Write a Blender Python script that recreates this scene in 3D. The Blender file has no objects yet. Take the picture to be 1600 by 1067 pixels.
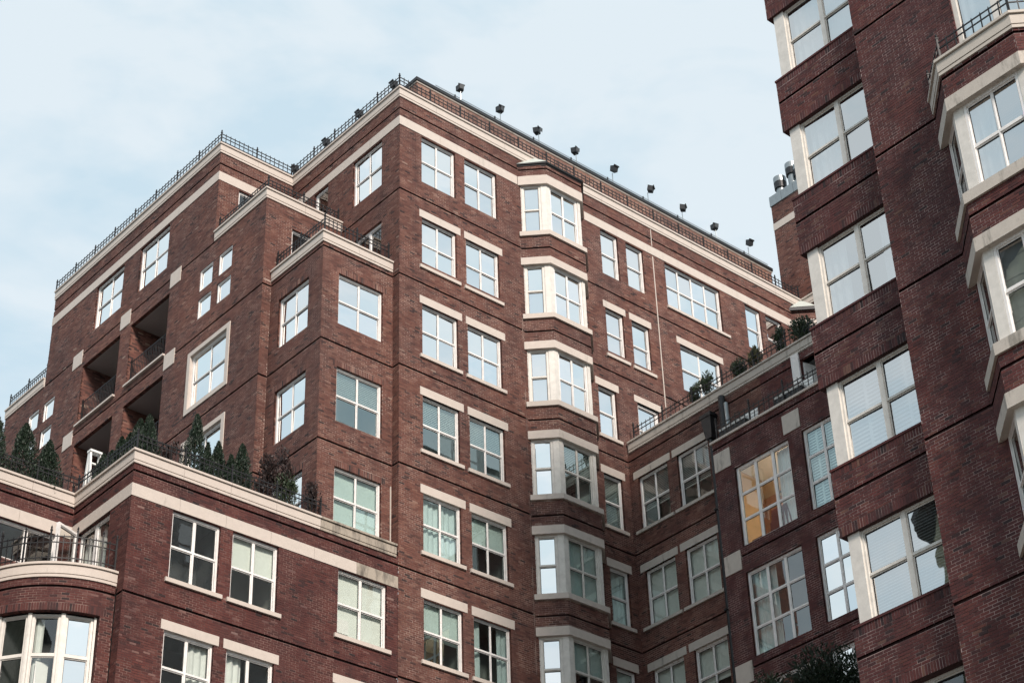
import bpy, math, random
from math import sin, cos, pi, radians, sqrt, atan2, hypot
from mathutils import Vector, Matrix
R = random.Random(7)
SC = bpy.context.scene
COL = SC.collection

# ------------------------------------------------------------------ camera
F_PX, PITCH, ROLL, YAW = 3055.6, 0.598156, -0.0361367, 0.839919
hd = Vector((cos(YAW), sin(YAW), 0)); zu = Vector((0, 0, 1))
FW = cos(PITCH) * hd + sin(PITCH) * zu
r0 = FW.cross(zu).normalized(); u0 = r0.cross(FW)
RT = cos(ROLL) * r0 + sin(ROLL) * u0
UP = -sin(ROLL) * r0 + cos(ROLL) * u0
cam_data = bpy.data.cameras.new('camera'); cam = bpy.data.objects.new('camera', cam_data); COL.objects.link(cam)
cam_data.sensor_width = 36; cam_data.lens = F_PX / 1600 * 36
cam_data.clip_end = 2000; cam_data.clip_start = .1
m = Matrix.Identity(4)
for i in range(3):
    m[i][0] = RT[i]; m[i][1] = UP[i]; m[i][2] = -FW[i]
cam.matrix_world = m
SC.camera = cam
def proj(p):
    p = Vector(p); c = p.dot(FW)
    return 800 + F_PX * p.dot(RT) / c, 533.5 - F_PX * p.dot(UP) / c, c

# ------------------------------------------------------------------ world, sun, exposure
SUN_DIR = Vector((-.30, -.78, .55)).normalized()
W = bpy.data.worlds.new('World'); SC.world = W; W.use_nodes = True
nt = W.node_tree; N = nt.nodes; Lk = nt.links; N.clear()
out = N.new('ShaderNodeOutputWorld'); bg = N.new('ShaderNodeBackground'); bg.inputs[1].default_value = .0825
sky = N.new('ShaderNodeTexSky'); sky.sky_type = 'NISHITA'; sky.sun_disc = False
sky.sun_elevation = math.asin(SUN_DIR.z); sky.sun_rotation = atan2(SUN_DIR.x, SUN_DIR.y)
sky.altitude = 0; sky.air_density = 1.0; sky.dust_density = 2.0; sky.ozone_density = 1.0
tc = N.new('ShaderNodeTexCoord'); mp = N.new('ShaderNodeMapping'); mp.inputs['Scale'].default_value = (1.0, 1.0, 2.6)
mp.inputs['Rotation'].default_value = (.35, .2, .6)
n1 = N.new('ShaderNodeTexNoise'); n1.inputs['Scale'].default_value = 5.5; n1.inputs['Detail'].default_value = 5; n1.inputs['Roughness'].default_value = .55; n1.inputs['Distortion'].default_value = .5
n2 = N.new('ShaderNodeTexNoise'); n2.inputs['Scale'].default_value = 19; n2.inputs['Detail'].default_value = 4; n2.inputs['Roughness'].default_value = .5
add = N.new('ShaderNodeMath'); add.operation = 'MULTIPLY_ADD'; add.inputs[1].default_value = .35
r1 = N.new('ShaderNodeValToRGB')                                   # veil of thin high cloud
r1.color_ramp.elements[0].position = .55; r1.color_ramp.elements[0].color = (5.65, 7.1, 8.0, 1)
r1.color_ramp.elements[1].position = .755; r1.color_ramp.elements[1].color = (7.15, 8.0, 8.5, 1)
mx = N.new('ShaderNodeMix'); mx.data_type = 'RGBA'; mx.inputs[0].default_value = .90
Lk.new(tc.outputs['Generated'], mp.inputs[0]); Lk.new(mp.outputs[0], n1.inputs['Vector']); Lk.new(mp.outputs[0], n2.inputs['Vector'])
Lk.new(n2.outputs[0], add.inputs[0]); Lk.new(n1.outputs[0], add.inputs[2]); Lk.new(add.outputs[0], r1.inputs[0])
Lk.new(sky.outputs[0], mx.inputs[6]); Lk.new(r1.outputs[0], mx.inputs[7]); Lk.new(mx.outputs[2], bg.inputs[0]); Lk.new(bg.outputs[0], out.inputs[0])
sun_d = bpy.data.lights.new('sun', 'SUN'); sun_d.energy = 3.1; sun_d.angle = radians(11); sun_d.color = (1, .88, .78)
sun = bpy.data.objects.new('sun', sun_d); COL.objects.link(sun)
sun.rotation_euler = SUN_DIR.to_track_quat('Z', 'Y').to_euler()
SC.view_settings.view_transform = 'Standard'; SC.view_settings.look = 'None'
SC.view_settings.exposure = .5; SC.view_settings.gamma = 1
SC.render.engine = 'CYCLES'
SC.cycles.max_bounces = 7; SC.cycles.diffuse_bounces = 3; SC.cycles.glossy_bounces = 4; SC.cycles.transparent_max_bounces = 10
SC.cycles.use_denoising = True; SC.cycles.caustics_reflective = False; SC.cycles.caustics_refractive = False
try: SC.cycles.denoising_prefilter = 'FAST'
except Exception: pass
SC.render.film_transparent = False

# ------------------------------------------------------------------ materials
def new_mat(name):
    mt = bpy.data.materials.new(name); mt.use_nodes = True
    b = mt.node_tree.nodes['Principled BSDF']
    return mt, mt.node_tree, b
def noise(t, scale, detail=4, rough=.55, coord='Object', vec=None):
    n = t.nodes.new('ShaderNodeTexNoise'); n.inputs['Scale'].default_value = scale; n.inputs['Detail'].default_value = detail; n.inputs['Roughness'].default_value = rough
    if vec is None:
        c = t.nodes.new('ShaderNodeNewGeometry'); vec = c.outputs['Position']
    t.links.new(vec, n.inputs['Vector'])
    return n.outputs[0]
def ramp(t, src, stops):
    r = t.nodes.new('ShaderNodeValToRGB'); e = r.color_ramp.elements
    while len(e) < len(stops): e.new(.5)
    for k, (p, c) in enumerate(stops):
        e[k].position = p; e[k].color = (*c, 1) if len(c) == 3 else c
    t.links.new(src, r.inputs[0]); return r.outputs[0]
def mixc(t, f, a, b, mode='MIX'):
    n = t.nodes.new('ShaderNodeMix'); n.data_type = 'RGBA'; n.blend_type = mode
    for k, s in ((0, f), (6, a), (7, b)):
        if isinstance(s, (int, float)): n.inputs[k].default_value = s
        elif isinstance(s, tuple): n.inputs[k].default_value = (*s, 1)
        else: t.links.new(s, n.inputs[k])
    return n.outputs[2]
def bump(t, b, src, strength=.4, dist=.01):
    n = t.nodes.new('ShaderNodeBump'); n.inputs['Strength'].default_value = strength; n.inputs['Distance'].default_value = dist
    t.links.new(src, n.inputs['Height']); t.links.new(n.outputs[0], b.inputs['Normal'])
def brick_mat(name, stops, patch):
    mt, t, b = new_mat(name)
    a = t.nodes.new('ShaderNodeAttribute'); a.attribute_name = 'tone'
    c = ramp(t, a.outputs['Fac'], stops)
    g = noise(t, 45, 3, .7)
    c = mixc(t, .5, c, ramp(t, g, [(.25, (.45, .45, .45)), (.7, (1.35, 1.3, 1.25))]), 'MULTIPLY')
    p = noise(t, .55, 3, .6)
    gm = t.nodes.new('ShaderNodeNewGeometry'); mpn = t.nodes.new('ShaderNodeMapping'); mpn.inputs['Scale'].default_value = (1.9, 1.9, .22)
    t.links.new(gm.outputs['Position'], mpn.inputs[0])
    c = mixc(t, 1.0, c, ramp(t, noise(t, 1.0, 4, .65, vec=mpn.outputs[0]), [(.30, (.74, .74, .78)), (.5, (1, 1, 1)), (.72, (1.14, 1.12, 1.10))]), 'MULTIPLY')
    c = mixc(t, 1.0, c, ramp(t, noise(t, .16, 2, .5), [(.35, (.82, .82, .86)), (.65, (1.14, 1.12, 1.10))]), 'MULTIPLY')
    c = mixc(t, ramp(t, p, [(.42, (0, 0, 0)), (.66, (.55, .55, .55))]), c, mixc(t, 1.0, c, patch, 'MULTIPLY'))
    t.links.new(c, b.inputs['Base Color']); b.inputs['Roughness'].default_value = .85
    bump(t, b, g, .5, .004)
    return mt
M = {}
M['brick'] = brick_mat('brick', [(0, (.030, .017, .017)), (.25, (.092, .037, .029)), (.5, (.142, .055, .041)), (.75, (.176, .080, .058)), (.93, (.220, .120, .092)), (1, (.28, .19, .15))], (.66, .80, .95))
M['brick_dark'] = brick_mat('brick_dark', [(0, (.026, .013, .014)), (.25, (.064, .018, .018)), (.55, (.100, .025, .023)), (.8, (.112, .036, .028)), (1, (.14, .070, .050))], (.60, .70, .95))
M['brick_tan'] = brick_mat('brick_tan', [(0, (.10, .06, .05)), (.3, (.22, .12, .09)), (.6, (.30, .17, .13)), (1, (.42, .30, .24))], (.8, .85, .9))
M['brick_deep'] = brick_mat('brick_deep', [(0, (.022, .011, .012)), (.25, (.058, .017, .015)), (.5, (.090, .023, .019)), (.75, (.106, .033, .026)), (.93, (.15, .07, .06)), (1, (.22, .13, .11))], (.66, .80, .95))
def mortar_mat(name, lo, hi):
    mt, t, b = new_mat(name)
    c = mixc(t, ramp(t, noise(t, 1.7, 4, .65), [(.42, (0, 0, 0)), (.6, (1, 1, 1))]), lo, hi)
    t.links.new(c, b.inputs['Base Color']); b.inputs['Roughness'].default_value = .95
    return mt
M['mortar'] = mortar_mat('mortar', (.12, .065, .055), (.38, .28, .24))
M['mortar_deep'] = mortar_mat('mortar_deep', (.07, .03, .03), (.24, .15, .13))
M['mortar_pale'] = mortar_mat('mortar_pale', (.08, .045, .045), (.40, .30, .28))
def stone_mat(name, base, stain=(.30, .28, .24), pos=.62):
    mt, t, b = new_mat(name)
    g = noise(t, 6, 5, .65); g2 = noise(t, 60, 3, .6)
    c = mixc(t, ramp(t, g, [(.35, (0, 0, 0)), (.75, (.55, .55, .55))]), base, tuple(x * .82 for x in base))
    # water stains: vertical streaks
    gm = t.nodes.new('ShaderNodeNewGeometry'); mpn = t.nodes.new('ShaderNodeMapping'); mpn.inputs['Scale'].default_value = (3.5, 3.5, .8)
    t.links.new(gm.outputs['Position'], mpn.inputs[0])
    s = noise(t, 1.0, 5, .7, vec=mpn.outputs[0])
    c = mixc(t, ramp(t, s, [(pos, (0, 0, 0)), (pos + .16, (.8, .8, .8))]), c, stain)
    c = mixc(t, .25, c, ramp(t, g2, [(.3, (.7, .7, .7)), (.7, (1.2, 1.2, 1.2))]), 'MULTIPLY')
    t.links.new(c, b.inputs['Base Color']); b.inputs['Roughness'].default_value = .8
    bump(t, b, g2, .25, .004)
    return mt
M['stone'] = stone_mat('stone', (.60, .53, .475))
M['stone_grey'] = stone_mat('stone_grey', (.55, .50, .445), (.16, .15, .125), .56)
M['stone_stained'] = stone_mat('stone_stained', (.40, .35, .29), (.09, .08, .07), .47)
def plain(name, col, rough=.5, metal=0, var=.0, sc=8, spec=None):
    mt, t, b = new_mat(name)
    if var:
        c = mixc(t, ramp(t, noise(t, sc, 4, .6), [(.35, (0, 0, 0)), (.7, (1, 1, 1))]), col, tuple(x * (1 - var) for x in col))
        t.links.new(c, b.inputs['Base Color'])
    else: b.inputs['Base Color'].default_value = (*col, 1)
    b.inputs['Roughness'].default_value = rough; b.inputs['Metallic'].default_value = metal
    return mt
M['white_paint'] = plain('white_paint', (.88, .86, .84), .45, var=.14, sc=5)
M['cream_paint'] = plain('cream_paint', (.74, .71, .66), .5, var=.16, sc=6)
M['iron'] = plain('iron', (.010, .010, .012), .55, .1, .2)
M['roof_metal'] = plain('roof_metal', (.50, .53, .49), .6, 0, .15, 4)
M['dark_metal'] = plain('dark_metal', (.022, .023, .026), .5, .2, .3)
M['grey_metal'] = plain('grey_metal', (.30, .33, .34), .35, .6, .15)
M['roofing'] = plain('roofing', (.09, .09, .09), .9, var=.3, sc=2)
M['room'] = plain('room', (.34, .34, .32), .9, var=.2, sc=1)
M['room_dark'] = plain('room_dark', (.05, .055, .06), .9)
M['room_warm'] = plain('room_warm', (.64, .45, .25), .8, var=.15, sc=1)
M['timber'] = plain('timber', (.26, .10, .035), .5, var=.3, sc=6)
M['shade'] = plain('shade', (.80, .84, .80), .9, var=.08, sc=3)
M['shade_white'] = plain('shade_white', (.86, .86, .84), .8, var=.04)
M['slat'] = plain('slat', (.86, .88, .86), .5)
M['curtain'] = plain('curtain', (.80, .83, .82), .9, var=.12, sc=4)
M['curtain_dark'] = plain('curtain_dark', (.20, .22, .21), .9, var=.2, sc=3)
M['asphalt'] = plain('asphalt', (.05, .05, .052), .9, var=.3, sc=3)
M['bark'] = plain('bark', (.07, .05, .035), .9, var=.4, sc=20)
M['soffit_shade_tone'] = plain('soffit_shade_tone', (.07, .065, .06), .9)  # dark tone stands for the deep shade above the bay windows
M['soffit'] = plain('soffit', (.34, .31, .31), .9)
M['lens'] = plain('lens', (.06, .065, .07), .35)
def leaf_mat(name, a, b_):
    mt, t, b = new_mat(name)
    at = t.nodes.new('ShaderNodeAttribute'); at.attribute_name = 'tone'
    t.links.new(ramp(t, at.outputs['Fac'], [(0, a), (1, b_)]), b.inputs['Base Color'])
    b.inputs['Roughness'].default_value = .6
    try: b.inputs['Transmission Weight'].default_value = 0
    except Exception: pass
    return mt
M['conifer'] = leaf_mat('conifer', (.004, .012, .006), (.015, .038, .016))
M['leaf'] = leaf_mat('leaf', (.012, .022, .010), (.045, .075, .030))
M['leaf_red'] = leaf_mat('leaf_red', (.014, .008, .008), (.045, .022, .019))
M['leaf_yellow'] = leaf_mat('leaf_yellow', (.02, .03, .01), (.20, .17, .06))
M['petal'] = plain('petal', (.7, .7, .66), .7)
def glass_mat(name, refl, tint, wob=.006, gcol=(1, .985, .965)):
    mt = bpy.data.materials.new(name); mt.use_nodes = True; t = mt.node_tree; t.nodes.clear()
    o = t.nodes.new('ShaderNodeOutputMaterial'); mix = t.nodes.new('ShaderNodeMixShader')
    tr = t.nodes.new('ShaderNodeBsdfTransparent'); tr.inputs[0].default_value = (*tint, 1)
    gl = t.nodes.new('ShaderNodeBsdfGlossy'); gl.inputs['Roughness'].default_value = .012; gl.inputs['Color'].default_value = (*gcol, 1)
    gi = t.nodes.new('ShaderNodeNewGeometry'); dp_ = t.nodes.new('ShaderNodeVectorMath'); dp_.operation = 'DOT_PRODUCT'
    t.links.new(gi.outputs['Incoming'], dp_.inputs[0]); t.links.new(gi.outputs['Normal'], dp_.inputs[1])
    ab = t.nodes.new('ShaderNodeMath'); ab.operation = 'ABSOLUTE'; t.links.new(dp_.outputs['Value'], ab.inputs[0])
    om = t.nodes.new('ShaderNodeMath'); om.operation = 'SUBTRACT'; om.inputs[0].default_value = 1; t.links.new(ab.outputs[0], om.inputs[1])
    fr = t.nodes.new('ShaderNodeMath'); fr.operation = 'POWER'; fr.inputs[1].default_value = 4; t.links.new(om.outputs[0], fr.inputs[0])
    ma = t.nodes.new('ShaderNodeMath'); ma.operation = 'MULTIPLY_ADD'; ma.inputs[1].default_value = .9; ma.inputs[2].default_value = refl; ma.use_clamp = True
    bp = t.nodes.new('ShaderNodeBump'); bp.inputs['Strength'].default_value = wob; bp.inputs['Distance'].default_value = .25
    nz = noise(t, 1.4, 1.5, .4)
    t.links.new(nz, bp.inputs['Height']); t.links.new(bp.outputs[0], gl.inputs['Normal'])
    t.links.new(fr.outputs[0], ma.inputs[0]); t.links.new(ma.outputs[0], mix.inputs[0])
    t.links.new(tr.outputs[0], mix.inputs[1]); t.links.new(gl.outputs[0], mix.inputs[2]); t.links.new(mix.outputs[0], o.inputs[0])
    return mt
M['glass'] = glass_mat('glass', .92, (.92, .96, .96), .01, (1, .99, .955))
M['glass_b'] = glass_mat('glass_b', .94, (.92, .96, .96), .03)
M['glass_c'] = glass_mat('glass_c', .84, (.94, .97, .97), .008)
M['glass_blue'] = glass_mat('glass_blue', .60, (.86, .93, .96), .012)
M['glass_mid'] = glass_mat('glass_mid', .30, (.86, .98, .96), .004, (.84, .96, .94))
M['glass_clear'] = glass_mat('glass_clear', .12, (.90, .93, .90))
M['glass_dim'] = glass_mat('glass_dim', .20, (.88, .98, .96))
mt, t, b = new_mat('lamp_glow'); b.inputs['Base Color'].default_value = (1, .8, .5, 1); b.inputs['Emission Color'].default_value = (1, .78, .5, 1); b.inputs['Emission Strength'].default_value = 5
M['lamp_glow'] = mt

# ------------------------------------------------------------------ object helpers
def link(o, parent=None):
    COL.objects.link(o)
    if parent is not None: o.parent = parent
    return o
def thing(name, label, cat, loc=(0, 0, 0), rz=0, group=None):
    o = bpy.data.objects.new(name, None); o.location = loc; o.rotation_euler = (0, 0, rz); o.empty_display_size = .3
    o['label'] = label; o['category'] = cat
    if group: o['group'] = group
    return link(o)
def tagm(o, label, cat, group=None):
    o['label'] = label; o['category'] = cat
    if group: o['group'] = group
    return o
class MB:
    """collects faces with a material index and a tone"""
    def __init__(s): s.v = []; s.f = []; s.m = []; s.t = []
    def quad(s, a, b, c, d, mi=0, tone=.5):
        k = len(s.v); s.v += [a, b, c, d]; s.f.append((k, k + 1, k + 2, k + 3)); s.m.append(mi); s.t.append(tone)
    def tri(s, a, b, c, mi=0, tone=.5):
        k = len(s.v); s.v += [a, b, c]; s.f.append((k, k + 1, k + 2)); s.m.append(mi); s.t.append(tone)
    def hexa(s, p, mi=0, tone=.5, skip=()):
        # p: 8 points: bottom ring 0-3 (ccw from above), top ring 4-7
        k = len(s.v); s.v += p
        for n, q in enumerate(((0, 3, 2, 1), (4, 5, 6, 7), (0, 1, 5, 4), (1, 2, 6, 5), (2, 3, 7, 6), (3, 0, 4, 7))):
            if n in skip: continue
            s.f.append(tuple(k + i for i in q)); s.m.append(mi); s.t.append(tone)
    def box(s, x0, x1, y0, y1, z0, z1, mi=0, tone=.5, skip=()):
        s.hexa([(x0, y0, z0), (x1, y0, z0), (x1, y1, z0), (x0, y1, z0), (x0, y0, z1), (x1, y0, z1), (x1, y1, z1), (x0, y1, z1)], mi, tone, skip)
    def tube(s, a, b, r0, r1=None, n=8, mi=0, caps=True, tone=.5):
        r1 = r0 if r1 is None else r1
        a = Vector(a); b = Vector(b); d = (b - a).normalized(); x = d.orthogonal().normalized(); y = d.cross(x)
        k = len(s.v)
        for (c, r) in ((a, r0), (b, r1)):
            for i in range(n):
                an = 2 * pi * i / n; s.v.append(tuple(c + x * (r * cos(an)) + y * (r * sin(an))))
        for i in range(n):
            j = (i + 1) % n; s.f.append((k + i, k + j, k + n + j, k + n + i)); s.m.append(mi); s.t.append(tone)
        if caps:
            s.f.append(tuple(k + n - 1 - i for i in range(n))); s.m.append(mi); s.t.append(tone)
            s.f.append(tuple(k + n + i for i in range(n))); s.m.append(mi); s.t.append(tone)
    def mesh(s, name, mats, smooth=False):
        me = bpy.data.meshes.new(name); me.from_pydata(s.v, [], s.f)
        for mm in (mats if isinstance(mats, (list, tuple)) else [mats]): me.materials.append(mm)
        me.polygons.foreach_set('material_index', s.m)
        at = me.attributes.new('tone', 'FLOAT', 'FACE'); at.data.foreach_set('value', s.t)
        if smooth: me.polygons.foreach_set('use_smooth', [True] * len(s.f))
        me.update(); return me
    def obj(s, name, mats, parent=None, loc=None, rz=0, smooth=False):
        o = bpy.data.objects.new(name, s.mesh(name, mats, smooth)); link(o, parent)
        if loc is not None: o.location = loc
        elif parent is not None: o.location = [-c for c in parent.location]   # mesh is in world coordinates
        o.rotation_euler = (0, 0, rz)
        return o
def inst(name, me, parent, loc, rz=0, rx=0, ry=0, world=True):
    o = bpy.data.objects.new(name, me); link(o, parent)
    o.location = (loc[0] - parent.location[0], loc[1] - parent.location[1], loc[2] - parent.location[2]) if (world and parent is not None) else loc
    o.rotation_euler = (rx, ry, rz); return o

# ------------------------------------------------------------------ the setting: ground
g = MB(); g.box(-300, 400, -300, 400, -1.9, -1.6); go = g.obj('ground', plain('concrete', (.18, .17, .155), .9, var=.2, sc=.5)); go['kind'] = 'structure'
g = MB(); g.box(13, 24.0, 28, 33.5, -1.596, -1.47); g.box(24.0, 24.6, -20, 33.5, -1.596, -1.47)
po = g.obj('pavement', plain('paving', (.3, .29, .27), .9, var=.2, sc=1)); po['kind'] = 'structure'

# ------------------------------------------------------------------ masonry
CH = .0627; BL = .190; JT = .0125
PICK = {}     # building -> individually placed bricks
class Map:
    """wall surface: u to the right seen from outside, d outwards, z up"""
    def __init__(s, P, a): s.P = P; s.a = a; s.U = (cos(a), sin(a)); s.N = (sin(a), -cos(a))
    def __call__(s, u, d, z): return (s.P[0] + s.U[0] * u + s.N[0] * d, s.P[1] + s.U[1] * u + s.N[1] * d, z)
class Arc:
    def __init__(s, C, r): s.C = C; s.r = r
    def __call__(s, u, d, z):
        th = pi / 2 - u / s.r; rr = s.r + d
        return (s.C[0] - rr * sin(th), s.C[1] - rr * cos(th), z)
def front(x0, Y): return Map((x0, Y), 0.0)
def side(yfar, X): return Map((X, yfar), -pi / 2)
def box_m(mb, T, u0, u1, d0, d1, z0, z1, mi=0, tone=.5, skip=()):
    # d0 outer, d1 inner
    p = [T(u0, d0, z0), T(u1, d0, z0), T(u1, d1, z0), T(u0, d1, z0), T(u0, d0, z1), T(u1, d0, z1), T(u1, d1, z1), T(u0, d1, z1)]
    mb.hexa(p, mi, tone, skip)
def free(u0, u1, cuts):
    segs = [(u0, u1)]
    for a, b in cuts:
        ns = []
        for s, e in segs:
            if b <= s or a >= e: ns.append((s, e)); continue
            if a > s: ns.append((s, a))
            if b < e: ns.append((b, e))
        segs = ns
    return segs
def masonry(bld, T, L, z0, z1, op=(), grooves=(), sold=(), dark=False, pick=False, caps=False, ustep=None, reveal=.13, ends=False, mat=None):
    """real bricks proud of a mortar backing; op: openings (u0,u1,za,zb)"""
    bk = MB(); bs = MB(); mat = mat or ('brick_deep' if 'corner block' in bld['label'] else None)
    mats = [M[mat or ('brick_dark' if dark else 'brick')], M['mortar_pale' if dark else 'mortar_deep' if mat == 'brick_deep' else 'mortar']]
    grooves = [gz for gz in grooves if z0 + .05 < gz < z1 - .05]
    gs = [(round(gz / CH) * CH, round(gz / CH) * CH + CH) for gz in grooves]
    us = {0., L}; zs = {z0, z1}
    for o in op: us |= {max(0, o[0]), min(L, o[1])}; zs |= {min(max(o[2], z0), z1), min(max(o[3], z0), z1)}
    for a, b in gs: zs |= {a, b}
    if ustep:
        k = 0
        while k * ustep < L: us.add(k * ustep); k += 1
    us = sorted(us); zs = sorted(zs)
    for i in range(len(us) - 1):
        for j in range(len(zs) - 1):
            uc = (us[i] + us[i + 1]) / 2; zc = (zs[j] + zs[j + 1]) / 2
            if us[i + 1] - us[i] < 1e-4 or zs[j + 1] - zs[j] < 1e-4: continue
            if any(o[0] < uc < o[1] and o[2] < zc < o[3] for o in op): continue
            gr = any(a < zc < b for a, b in gs)
            d = -.05 if gr else -.0035
            a, b, c, e = us[i], us[i + 1], zs[j], zs[j + 1]
            bk.quad(T(a, d, c), T(b, d, c), T(b, d, e), T(a, d, e), 0 if gr else 1, .12)
            if gr:
                bk.quad(T(a, -.0035, c), T(b, -.0035, c), T(b, d, c), T(a, d, c), 0, .2)
                bk.quad(T(a, d, e), T(b, d, e), T(b, -.0035, e), T(a, -.0035, e), 0, .2)
    # reveals
    for o in op:
        a, b, c, e = o[:4]; dd = o[4] if len(o) > 4 else reveal
        a_in, b_in = a > 1e-3, b < L - 1e-3
        z = c
        while z < e - 1e-4:
            zn = min(z + CH, e); tn = R.random() * .8
            cuts_ = [0.0]; off = BL / 2 if int(z / CH) % 2 else BL
            while off < dd: cuts_.append(off); off += BL
            cuts_.append(dd)
            for q in range(len(cuts_) - 1):
                da, db = cuts_[q], cuts_[q + 1]; tn = min(1, max(0, R.gauss(.45, .25)))
                if b_in: bk.quad(T(b, -da, z), T(b, -db, z), T(b, -db, zn), T(b, -da, zn), 0, tn)
                if a_in: bk.quad(T(a, -db, z), T(a, -da, z), T(a, -da, zn), T(a, -db, zn), 0, tn)
            z = zn
        n = max(1, int((b - a) / .0667))
        for k in range(n):
            ua = a + (b - a) * k / n; ub = a + (b - a) * (k + 1) / n; tn = R.random() * .8
            if e < z1 - 1e-3: bk.quad(T(ua, -.0, e), T(ub, -.0, e), T(ub, -dd, e), T(ua, -dd, e), 0, tn)
            if c > z0 + 1e-3: bk.quad(T(ua, -dd, c), T(ub, -dd, c), T(ub, 0, c), T(ua, 0, c), 0, tn)
    if caps:
        bk.quad(T(0, 0, z0), T(0, -.4, z0), T(L, -.4, z0), T(L, 0, z0), 0, .15)
        bk.quad(T(0, -.4, z1), T(0, 0, z1), T(L, 0, z1), T(L, -.4, z1), 0, .15)
    if ends:
        bk.quad(T(0, -.4, z0), T(0, 0, z0), T(0, 0, z1), T(0, -.4, z1), 0, .3)
    # courses
    picked = []
    k0 = int(math.ceil((z0 - 1e-6) / CH))
    k = k0
    while (k + 1) * CH <= z1 + .02:
        za = k * CH; zb = min(za + CH - JT, z1)
        zc = (za + zb) / 2
        if not any(a - .001 < zc < b for a, b in gs):
            cuts = [(o[0], o[1]) for o in op if o[2] < zc < o[3]] + [(s[0], s[1]) for s in sold if s[2] < zc < s[3]]
            for s, e in free(0, L, cuts):
                ph = (0 if k % 2 else BL / 2) + (k * 7 % 5) * .006
                u = math.floor((s - ph) / BL) * BL + ph
                while u < e - .02:
                    a = max(u, s); b = min(u + BL - JT, e)
                    if b - a > .03:
                        tn = min(1, max(0, R.gauss(.50, .16))) if R.random() > .035 else R.choice((.02, .08, .93))
                        jd = R.uniform(-.001, .003)
                        if pick and b - a > BL - JT - .001:
                            picked.append((T((a + b) / 2, jd, zc), tn, T, a, b, jd, za, zb)); 
                        else: box_m(bs, T, a, b, jd, -.03, za, zb, 0, tn, skip=(4,))
                    u += BL
        k += 1
    for s in sold:
        n = max(1, int(round((s[1] - s[0]) / CH)))
        for q in range(n):
            a = s[0] + (s[1] - s[0]) * q / n; b = a + (s[1] - s[0]) / n - JT
            box_m(bs, T, a, b, R.uniform(-.001, .004), -.03, s[2] + .004, s[3] - .006, 0, min(1, max(0, R.gauss(.42, .25))), skip=(4,))
    if pick: PICK.setdefault(bld, []).append((bs, picked, mats[0]))
    else:
        if bs.f:
            o = bs.obj('brickwork', mats, bld); o['kind'] = 'stuff'
    bk.obj('wall', mats, bld)
def flush_picked():
    for bld, ent in PICK.items():
        cand = []
        for bs, picked, mt in ent:
            for p in picked:
                x, y, c = proj(p[0])
                ok = 6 < x < 1594 and 6 < y < 1061
                cand.append((c if ok else 1e6 + c, p, bs, mt))
        cand.sort(key=lambda q: q[0])
        var = {}
        for n, (c, p, bs, mt) in enumerate(cand):
            T = p[2]
            if n < 300 and isinstance(T, Map):
                key = (mt.name, int(p[1] * 11.99))
                if key not in var:
                    mb = MB(); mb.box(-(BL - JT) / 2, (BL - JT) / 2, 0, .03, -(CH - JT) / 2, (CH - JT) / 2, 0, (key[1] + .5) / 12, skip=(4,)); var[key] = mb.mesh('brick', mt)
                inst('brick', var[key], bld, p[0], T.a)
            else: box_m(bs, T, p[3], p[4], p[5], -.03, p[6], p[7], 0, p[1], skip=(4,))
        for bs, picked, mt in ent:
            o = bs.obj('brickwork', [mt], bld); o['kind'] = 'stuff'
def plainwall(bld, T, L, z0, z1, name='lower_wall', dark=False):
    mb = MB(); mb.quad(T(0, -.02, z0), T(L, -.02, z0), T(L, -.02, z1), T(0, -.02, z1)); return mb.obj(name, M['brick_dark' if dark else 'brick'], bld)

# stones along a polyline (outside on the right of travel)
def ring(bld, name, pts, layers, d_in, seg=1.42, mat='stone', per=None, starts=False):
    n = len(pts); dirs = []
    for i in range(n - 1):
        dx, dy = pts[i + 1][0] - pts[i][0], pts[i + 1][1] - pts[i][1]; l = hypot(dx, dy); dirs.append((dx / l, dy / l, l))
    def vert(i, d):
        x, y = pts[i]
        if i == 0: ux, uy, _ = dirs[0]; return (x + uy * d, y - ux * d)
        if i == n - 1: ux, uy, _ = dirs[-1]; return (x + uy * d, y - ux * d)
        a, b = dirs[i - 1], dirs[i]; nx, ny = a[1] + b[1], -a[0] - b[0]; dt = nx * a[1] + ny * -a[0]
        return (x + nx / dt * d, y + ny / dt * d)
    def at(i, s, d):
        ux, uy, l = dirs[i]
        if s <= 1e-6: return vert(i, d)
        if s >= l - 1e-6: return vert(i + 1, d)
        return (pts[i][0] + ux * s + uy * d, pts[i][1] + uy * s - ux * d)
    mb = MB(); cnt = 0
    for i in range(n - 1):
        l = dirs[i][2]; k = max(1, round(l / seg)) if per is None else 1
        for q in range(k):
            s0 = l * q / k; s1 = l * (q + 1) / k
            if per is None: mb = MB()
            g0 = .004 if s0 > 1e-6 else 0; g1 = .004 if s1 < l - 1e-6 else 0
            for (d, za, zb) in layers:
                o0, o1 = at(i, s0 + g0, d), at(i, s1 - g1, d); i0, i1 = at(i, s0 + g0, -d_in), at(i, s1 - g1, -d_in)
                mb.hexa([(*o0, za), (*o1, za), (*i1, za), (*i0, za), (*o0, zb), (*o1, zb), (*i1, zb), (*i0, zb)])
            if per is None: mb.obj(name, M[mat], bld)
        if per is not None:
            cnt += 1
            if cnt == per or i == n - 2: mb.obj(name, M[mat], bld); mb = MB(); cnt = 0
def coping(T): return [(.035, T - .375, T - .305), (.018, T - .305, T - .288), (.045, T - .288, T - .072), (.02, T - .072, T - .058), (.085, T - .058, T)]

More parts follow.
